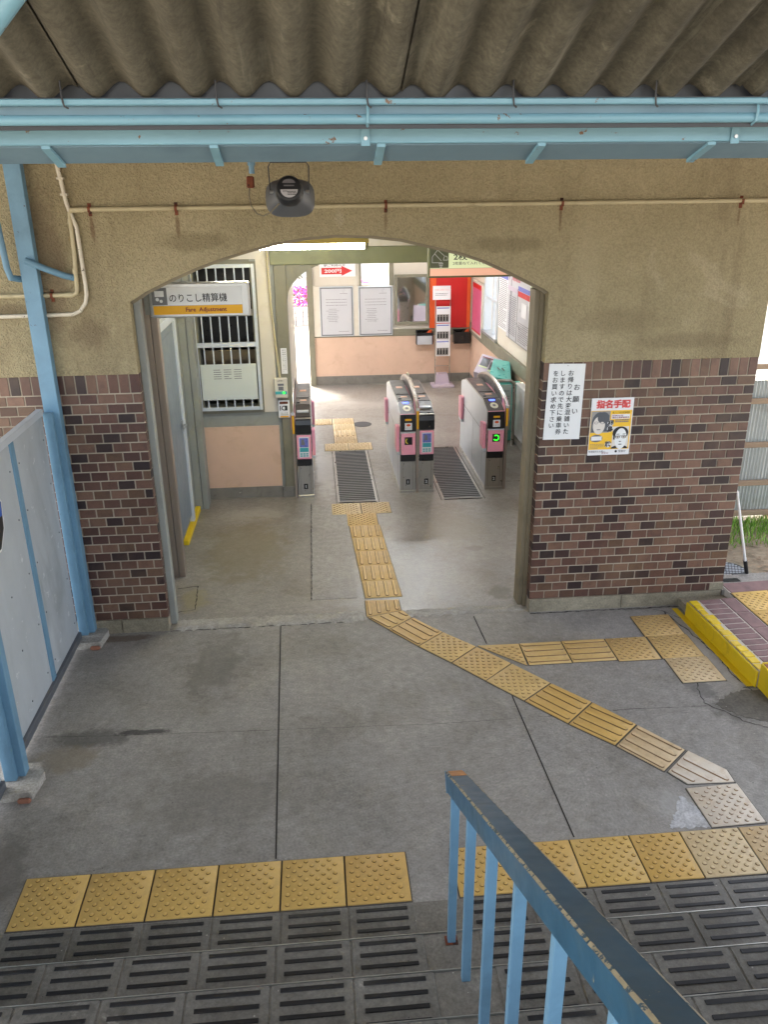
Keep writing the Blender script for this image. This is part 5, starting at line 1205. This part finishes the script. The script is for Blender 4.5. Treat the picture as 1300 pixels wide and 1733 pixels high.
mb = MB(); loft(mb, [ring(c0+dr_*d, rx, rz, tl_, sup=s_) for d, rx, rz, s_ in ((.05, .060, .058, 2), (.08, .080, .064, 2.2), (.115, .104, .076, 2.6), (.145, .113, .084, 2.9), (.158, .118, .088, 3), (.165, .118, .088, 3), (.158, .112, .082, 3))], cap=False); mb.build('horn', 'spk', sp_, smooth=35)
Mx = Matrix.Rotation(R(-tl_), 3, 'X')
def onb(u, v_, d=-.0135): return c0+dr_*d+Mx @ Vector((u, 0, v_))
mb = MB(); mb.add([onb(.040*math.cos(R(a_)), -.006+.036*math.sin(R(a_))) for a_ in range(180, 361, 12)], [tuple(range(16))]); lb = mb.build('label', 'paper_g', sp_)
mb = MB(); mb.add([onb(.030*math.cos(R(a_)), .022+.018*math.sin(R(a_))) for a_ in range(0, 181, 12)], [tuple(range(16))]); mb.quad(onb(-.024, .008), onb(.024, .008), onb(.024, .014), onb(-.024, .014)); mb.build('label', 'ink_g', sp_)
mb = MB(); scribble(mb, onb(.012, -.022, -.0145), .04, .02, (1, 0, 0), Mx @ Vector((0, 0, 1)), rows=3, seed=1, th=.5); text(mb, '30W', onb(-.018, -.014, -.0145), .008, (1, 0, 0), Mx @ Vector((0, 0, 1))); mb.build('lettering', 'ink', lb)
MB().tube([(-1.742, -1.32, 3.03), (-1.746, -1.31, 3.145), (-1.735, -1.31, 3.163), (-1.57, -1.31, 3.163), (-1.558, -1.31, 3.145), (-1.562, -1.32, 3.03)], .0032, 6).build('bracket', 'iron', sp_, smooth=50)
MB().box(-1.68, -1.625, -1.33, -1.29, 3.165, 3.20).build('mount', 'black', sp_)
MB().cyl((-1.745, -1.32, 3.035), .008, .02, 'x', 8).cyl((-1.58, -1.32, 3.035), .008, .02, 'x', 8).build('knob', 'alu', sp_)
cd = thing('conduit_drop', 'short blue conduit with rusty end feeding the loudspeaker cable', 'conduit', (-1.82, -1.3, 3.05))
MB().cyl((-1.823, -1.31, 3.115), .013, .09, 'z', 12).cyl((-1.823, -1.31, 3.15), .018, .05, 'z', 12).build('conduit', 'blue', cd)
MB().box(-1.850, -1.815, -1.325, -1.29, 3.052, 3.105, .006).build('rusty_cap', 'rust', cd)
MB().tube([(-1.838, -1.31, 3.055), (-1.843, -1.31, 3.02), (-1.835, -1.32, 2.975), (-1.81, -1.33, 2.94), (-1.78, -1.35, 2.93), (-1.745, -1.37, 2.945), (-1.70, -1.42, 2.985)], .0032, 6).build('cable', 'cable', cd, smooth=50)

# ------------------------------------------------------------------ raised brick platform with yellow curb
cb = thing('brick_platform', 'raised brick paved platform with a yellow painted kerb at the right edge', 'platform', (1.165, -.2, 0), R(2.5))
MB().box(.012, .39, -.96, .0, -.02, .122).box(.391, 3.2, -.96, .24, -.02, .1215).build('base', 'mortar_w', cb, world=False)
MB().box(.02, .39, .001, .17, -.02, .062).build('infill', 'plinth', cb, world=False)
mb = MB(); rr = random.Random(9)
for k in range(3, 16):
    y = .225-.0735*(k+1); mb.box(.012, .075+rr.uniform(-.012, .018), y+.003, y+.068, .0, .128+rr.uniform(-.002, .002), .004)
mb.box(-.006, .011, -.965, .004, -.01, .118, .006); mb.build('yellow_kerb', 'yellow_p', cb, world=False)
mb = MB()
for k in range(3, 16):
    y = .225-.0735*(k+1); mb.box(.095, .255, y+.004, y+.066, .1, .127+rr.uniform(-.001, .001), .003)
mb.build('paver_edge', 'paver', cb, world=False)
mb = MB()
for k in range(1, 5): 
    y = .23-.225*(k+1); mb.box(.268, .378, y+.004, y+.22, .1, .128, .003)
mb.box(.4, 3.2, .085, .238, .1, .127, .003); mb.build('paver_row', 'paver', cb, world=False)
mb = MB().box(.39, 3.2, -.96, -.80, .1, .126, .003); mb.build('paver_row', 'paver', cb, world=False)
MB().box(-.05, -.0065, -.95, .12, -.002, .004).build('yellow_splash', 'yellow_p', cb, world=False)
cr, sr_ = math.cos(R(2.5)), math.sin(R(2.5))
def pf(x, y): return (1.165+x*cr-y*sr_, -.2+x*sr_+y*cr)
for i in range(3):
    for j in range(2):
        q = [pf(.39+.3*j, .075-.3*(i+1)+.004), pf(.687+.3*j, .075-.3*(i+1)+.004), pf(.687+.3*j, .075-.3*i), pf(.39+.3*j, .075-.3*i)]
        tactile(q, 'dots', 'yel', f'{ORD[i]} yellow dotted tile from the building in the {["near", "outer"][j]} column on the brick platform', 'yellow dotted tiles on the brick platform', ang=R(2.5), z=.122)
bp = thing('brick_pier', 'low red brick pier with yellow painted side at the end of the kerb', 'brick pier', (1.4, -1.25, 0))
MB().box(1.235, 1.60, -1.34, -1.165, 0, .175, .006).build('bricks', 'red_brick', bp)
MB().box(1.222, 1.234, -1.345, -1.16, 0, .178, .003).box(1.235, 1.29, -1.16, -1.15, 0, .178).build('yellow_paint', 'yellow_p', bp)

# ------------------------------------------------------------------ yard right of the building
mb = MB(); nx, ny = 60, 16; rr = random.Random(4)
vs = [(1.535+5*i/nx, .045+1.45*j/ny, .07+rr.uniform(-.008, .012)) for i in range(nx+1) for j in range(ny+1)]
mb.add(vs, [(i*(ny+1)+j, (i+1)*(ny+1)+j, (i+1)*(ny+1)+j+1, i*(ny+1)+j+1) for i in range(nx) for j in range(ny)]); mb.box(1.535, 6.5, .05, 1.5, -.05, .05)
o = mb.build('soil', 'soil', smooth=80); struct(o)
o = MB().box(1.53, 6.5, -.02, .24, -.05, .112, .004).build('pavement', 'floor'); struct(o)
mb = MB(); rr = random.Random(12)
for k in range(5200):
    x, y = 1.6+rr.random()*3.2, .78+rr.random()**.6*.62; h = rr.uniform(.03, .10)*(.4+.6*min(1, (y-.75)/.25)); a_ = rr.uniform(0, 6.28); l_ = rr.uniform(-.03, .03); m_ = rr.uniform(-.03, .03); w_ = .0035
    dx, dy = w_*math.cos(a_), w_*math.sin(a_)
    mb.add([(x-dx, y-dy, .07), (x+dx, y+dy, .07), (x+dx*.8+l_*.4, y+dy*.8+m_*.4, .07+h*.6), (x+l_, y+m_, .07+h), (x-dx*.8+l_*.4, y-dy*.8+m_*.4, .07+h*.6)], [(0, 1, 2, 3, 4)])
o = mb.build('grass', 'grass', recalc=False); o['kind'] = 'stuff'; tag(o, 'bright green grass growing along the foot of the corrugated fence', 'grass')
mb = MB()
for k in range(900):
    x, y = 1.6+rr.random()*2.6, .28+rr.random()*.75; a_ = rr.uniform(0, 6.28); s_ = rr.uniform(.006, .02); z = .078+rr.uniform(0, .006)
    mb.add([(x+s_*math.cos(a_+q), y+s_*.6*math.sin(a_+q), z+rr.uniform(0, .006)) for q in (0, 1.5, 3.1, 4.7)], [(0, 1, 2, 3)])
o = mb.build('dry_leaves', 'wood', recalc=False); o['kind'] = 'stuff'; tag(o, 'dry leaves and chips scattered on the bare soil', 'litter')
dg = thing('drain_cover', 'round iron drain cover with slots in the soil beside the wall corner', 'drain cover', (1.76, .36, .08))
MB().cyl((1.76, .36, .05), .19, .036, n=32).build('concrete_ring', 'plinth', dg)
mb = MB().cyl((1.76, .36, .085), .155, .006, n=32); mb.build('plate', 'iron', dg)
mb = MB()
for k in range(-5, 6):
    for q in range(-4, 5):
        x, y = .026*k+(.013 if q % 2 else 0), .03*q
        if x*x+y*y < .14**2: mb.box(1.76+x-.009, 1.76+x+.009, .36+y-.006, .36+y+.006, .0915, .0945)
mb.build('slots', 'alu_w', dg)
o = MB().box(1.60, 1.74, .10, .16, .1125, .1145).build('drain_hole', 'black'); tag(o, 'dark square drain opening in the concrete by the wall corner', 'drain opening')
o = MB().box(1.555, 1.60, .30, .40, .08, .22, .01).build('blue_container', 'blue_bag'); tag(o, 'small blue plastic container half hidden behind the brick corner', 'container')
mp = thing('mop', 'white handled mop leaning against the corner of the brick wall', 'mop', (1.87, .27, .11))
pa, pb = Vector((1.565, .06, .90)), Vector((1.86, .24, .115))
MB().tube([pa, pa.lerp(pb, .84)], .011, 10).build('handle', 'white', mp, smooth=40)
MB().tube([pa.lerp(pb, .84), pb], .016, 10).build('grip', 'black', mp, smooth=40)
MB().tube([pb, pb+Vector((-.13, -.01, -.005))], .009, 8).build('head', 'black', mp, smooth=40)
cf = thing('corrugated_fence', 'corrugated metal sheet fence on wooden rails behind the grass', 'fence', (3.5, 1.45, 0))
mb = MB(); n_ = 900; x0, x1 = 1.7, 6.6
vs = [(x0+(x1-x0)*i/n_, 1.42+.009*math.sin(2*math.pi*(x0+(x1-x0)*i/n_)/.032), z) for i in range(n_+1) for z in (.13, 1.42)]
mb.add(vs, [(2*i, 2*i+2, 2*i+3, 2*i+1) for i in range(n_)]); mb.build('sheet', 'zinc', cf, smooth=60)
for z in (.16, .46, .83, 1.24): MB().box(1.7, 6.6, 1.365, 1.405, z-.022, z+.025, .004).build('wooden_rail', 'wood', cf)
MB().box(1.7, 6.6, 1.44, 1.447, 1.42, 2.5).build('translucent_sheet', 'milky', cf)
MB().box(1.7, 6.6, 1.365, 1.405, 1.53, 1.575, .004).build('wooden_rail', 'wood', cf)
for x in (2.75, 4.4, 6.0): MB().box(x-.04, x+.04, 1.45, 1.53, 0, 2.5).build('fence_post', 'wood', cf)

# ------------------------------------------------------------------ plaza beyond the back door
o = MB().box(-14, 14, 8.2, 40, -.055, -.001).build('plaza', 'plaza'); struct(o)
pl = thing('planter', 'low curved planter wall of white tiles outside the back door', 'planter', (-2.5, 15, 0))
mb = MB(); mg = MB(); N = 40
P_ = lambda a_, r_: (-4.2+r_*math.cos(a_), 18.2+r_*math.sin(a_))
a0, a1 = R(-120), R(-10)
ang_ = [a0+(a1-a0)*k/N for k in range(N+1)]
for k in range(N):
    for (za, zb) in ((0, .09), (.1, .19), (.2, .29), (.3, .37)):
        A, B_ = P_(ang_[k]+.0035, 4.36), P_(ang_[k+1]-.0035, 4.36); C, D_ = P_(ang_[k+1]-.0035, 4.33), P_(ang_[k]+.0035, 4.33)
        mb.add([(*A, za), (*B_, za), (*B_, zb), (*A, zb), (*D_, za), (*C, za), (*C, zb), (*D_, zb)], [(0, 1, 2, 3), (4, 5, 6, 7), (0, 1, 5, 4), (3, 2, 6, 7), (0, 3, 7, 4), (1, 2, 6, 5)])
mb.build('tiles', 'mosaic', pl)
mg.prism([P_(a_, 4.335) for a_ in ang_]+[P_(a_, 4.05) for a_ in ang_[::-1]], 'z', 0, .365); mg.build('wall', 'ink_g', pl)
mg = MB().prism([P_(a_, 4.4) for a_ in ang_]+[P_(a_, 4.03) for a_ in ang_[::-1]], 'z', .371, .41); mg.build('coping', 'mosaic', pl)
rr = random.Random(21)
for i, (bx, by, s0) in enumerate(((-2.9, 14.75, .62), (-1.9, 15.1, .6), (-1.2, 15.9, .6), (-.5, 16.9, .6))):
    az = thing('azalea_bush', ['bright pink azalea bush in the planter, leftmost seen through the door', 'bright pink azalea bush in the planter, second from the left', 'bright pink azalea bush in the planter, third from the left', 'bright pink azalea bush in the planter, farthest right'][i], 'azalea', (bx, by, .35), 0, 'azaleas in the planter')
    for nm, m_, cnt in (('flowers', 'azalea', 900), ('leaves', 'leaf', 500)):
        mb = MB()
        for k in range(cnt):
            th_, ph = rr.uniform(0, 6.28), math.acos(rr.uniform(0, 1)); r_ = s0*rr.uniform(.75, 1.0 if nm == 'flowers' else .9)
            c = Vector((bx+r_*math.sin(ph)*math.cos(th_), by+r_*.7*math.sin(ph)*math.sin(th_), .36+r_*.85*math.cos(ph))); q = Vector((rr.gauss(0, 1), rr.gauss(0, 1), rr.gauss(0, 1))).normalized(); t_ = q.orthogonal().normalized(); u_2 = q.cross(t_); s_ = rr.uniform(.02, .04)
            mb.add([c+t_*s_, c+u_2*s_, c-t_*s_, c-u_2*s_], [(0, 1, 2, 3)])
        mb.build(nm, m_, az, recalc=False)
    MB().cyl((bx, by, .3), .03, .3, n=8).build('stem', 'wood', az)
hs = thing('white_house', 'pale building far across the plaza seen through the back door', 'building', (-2, 27, 0))
MB().box(-10, 9, 26, 32, 0, 5).build('wall', 'bldg', hs)
for k in range(6): 
    f = MB().box(-8+2.6*k, -6.6+2.6*k, 25.93, 26, 1.0, 2.4).build('window', 'alu', hs); MB().box(-7.93+2.6*k, -6.67+2.6*k, 25.9, 25.93, 1.07, 2.33).build('pane', 'glass', f)
MB().box(-10.4, 9.4, 25.6, 32.4, 5, 5.3).build('roof', 'slate_far', hs)

for o in list(bpy.data.objects):
    if '_off' in o: del o['_off']
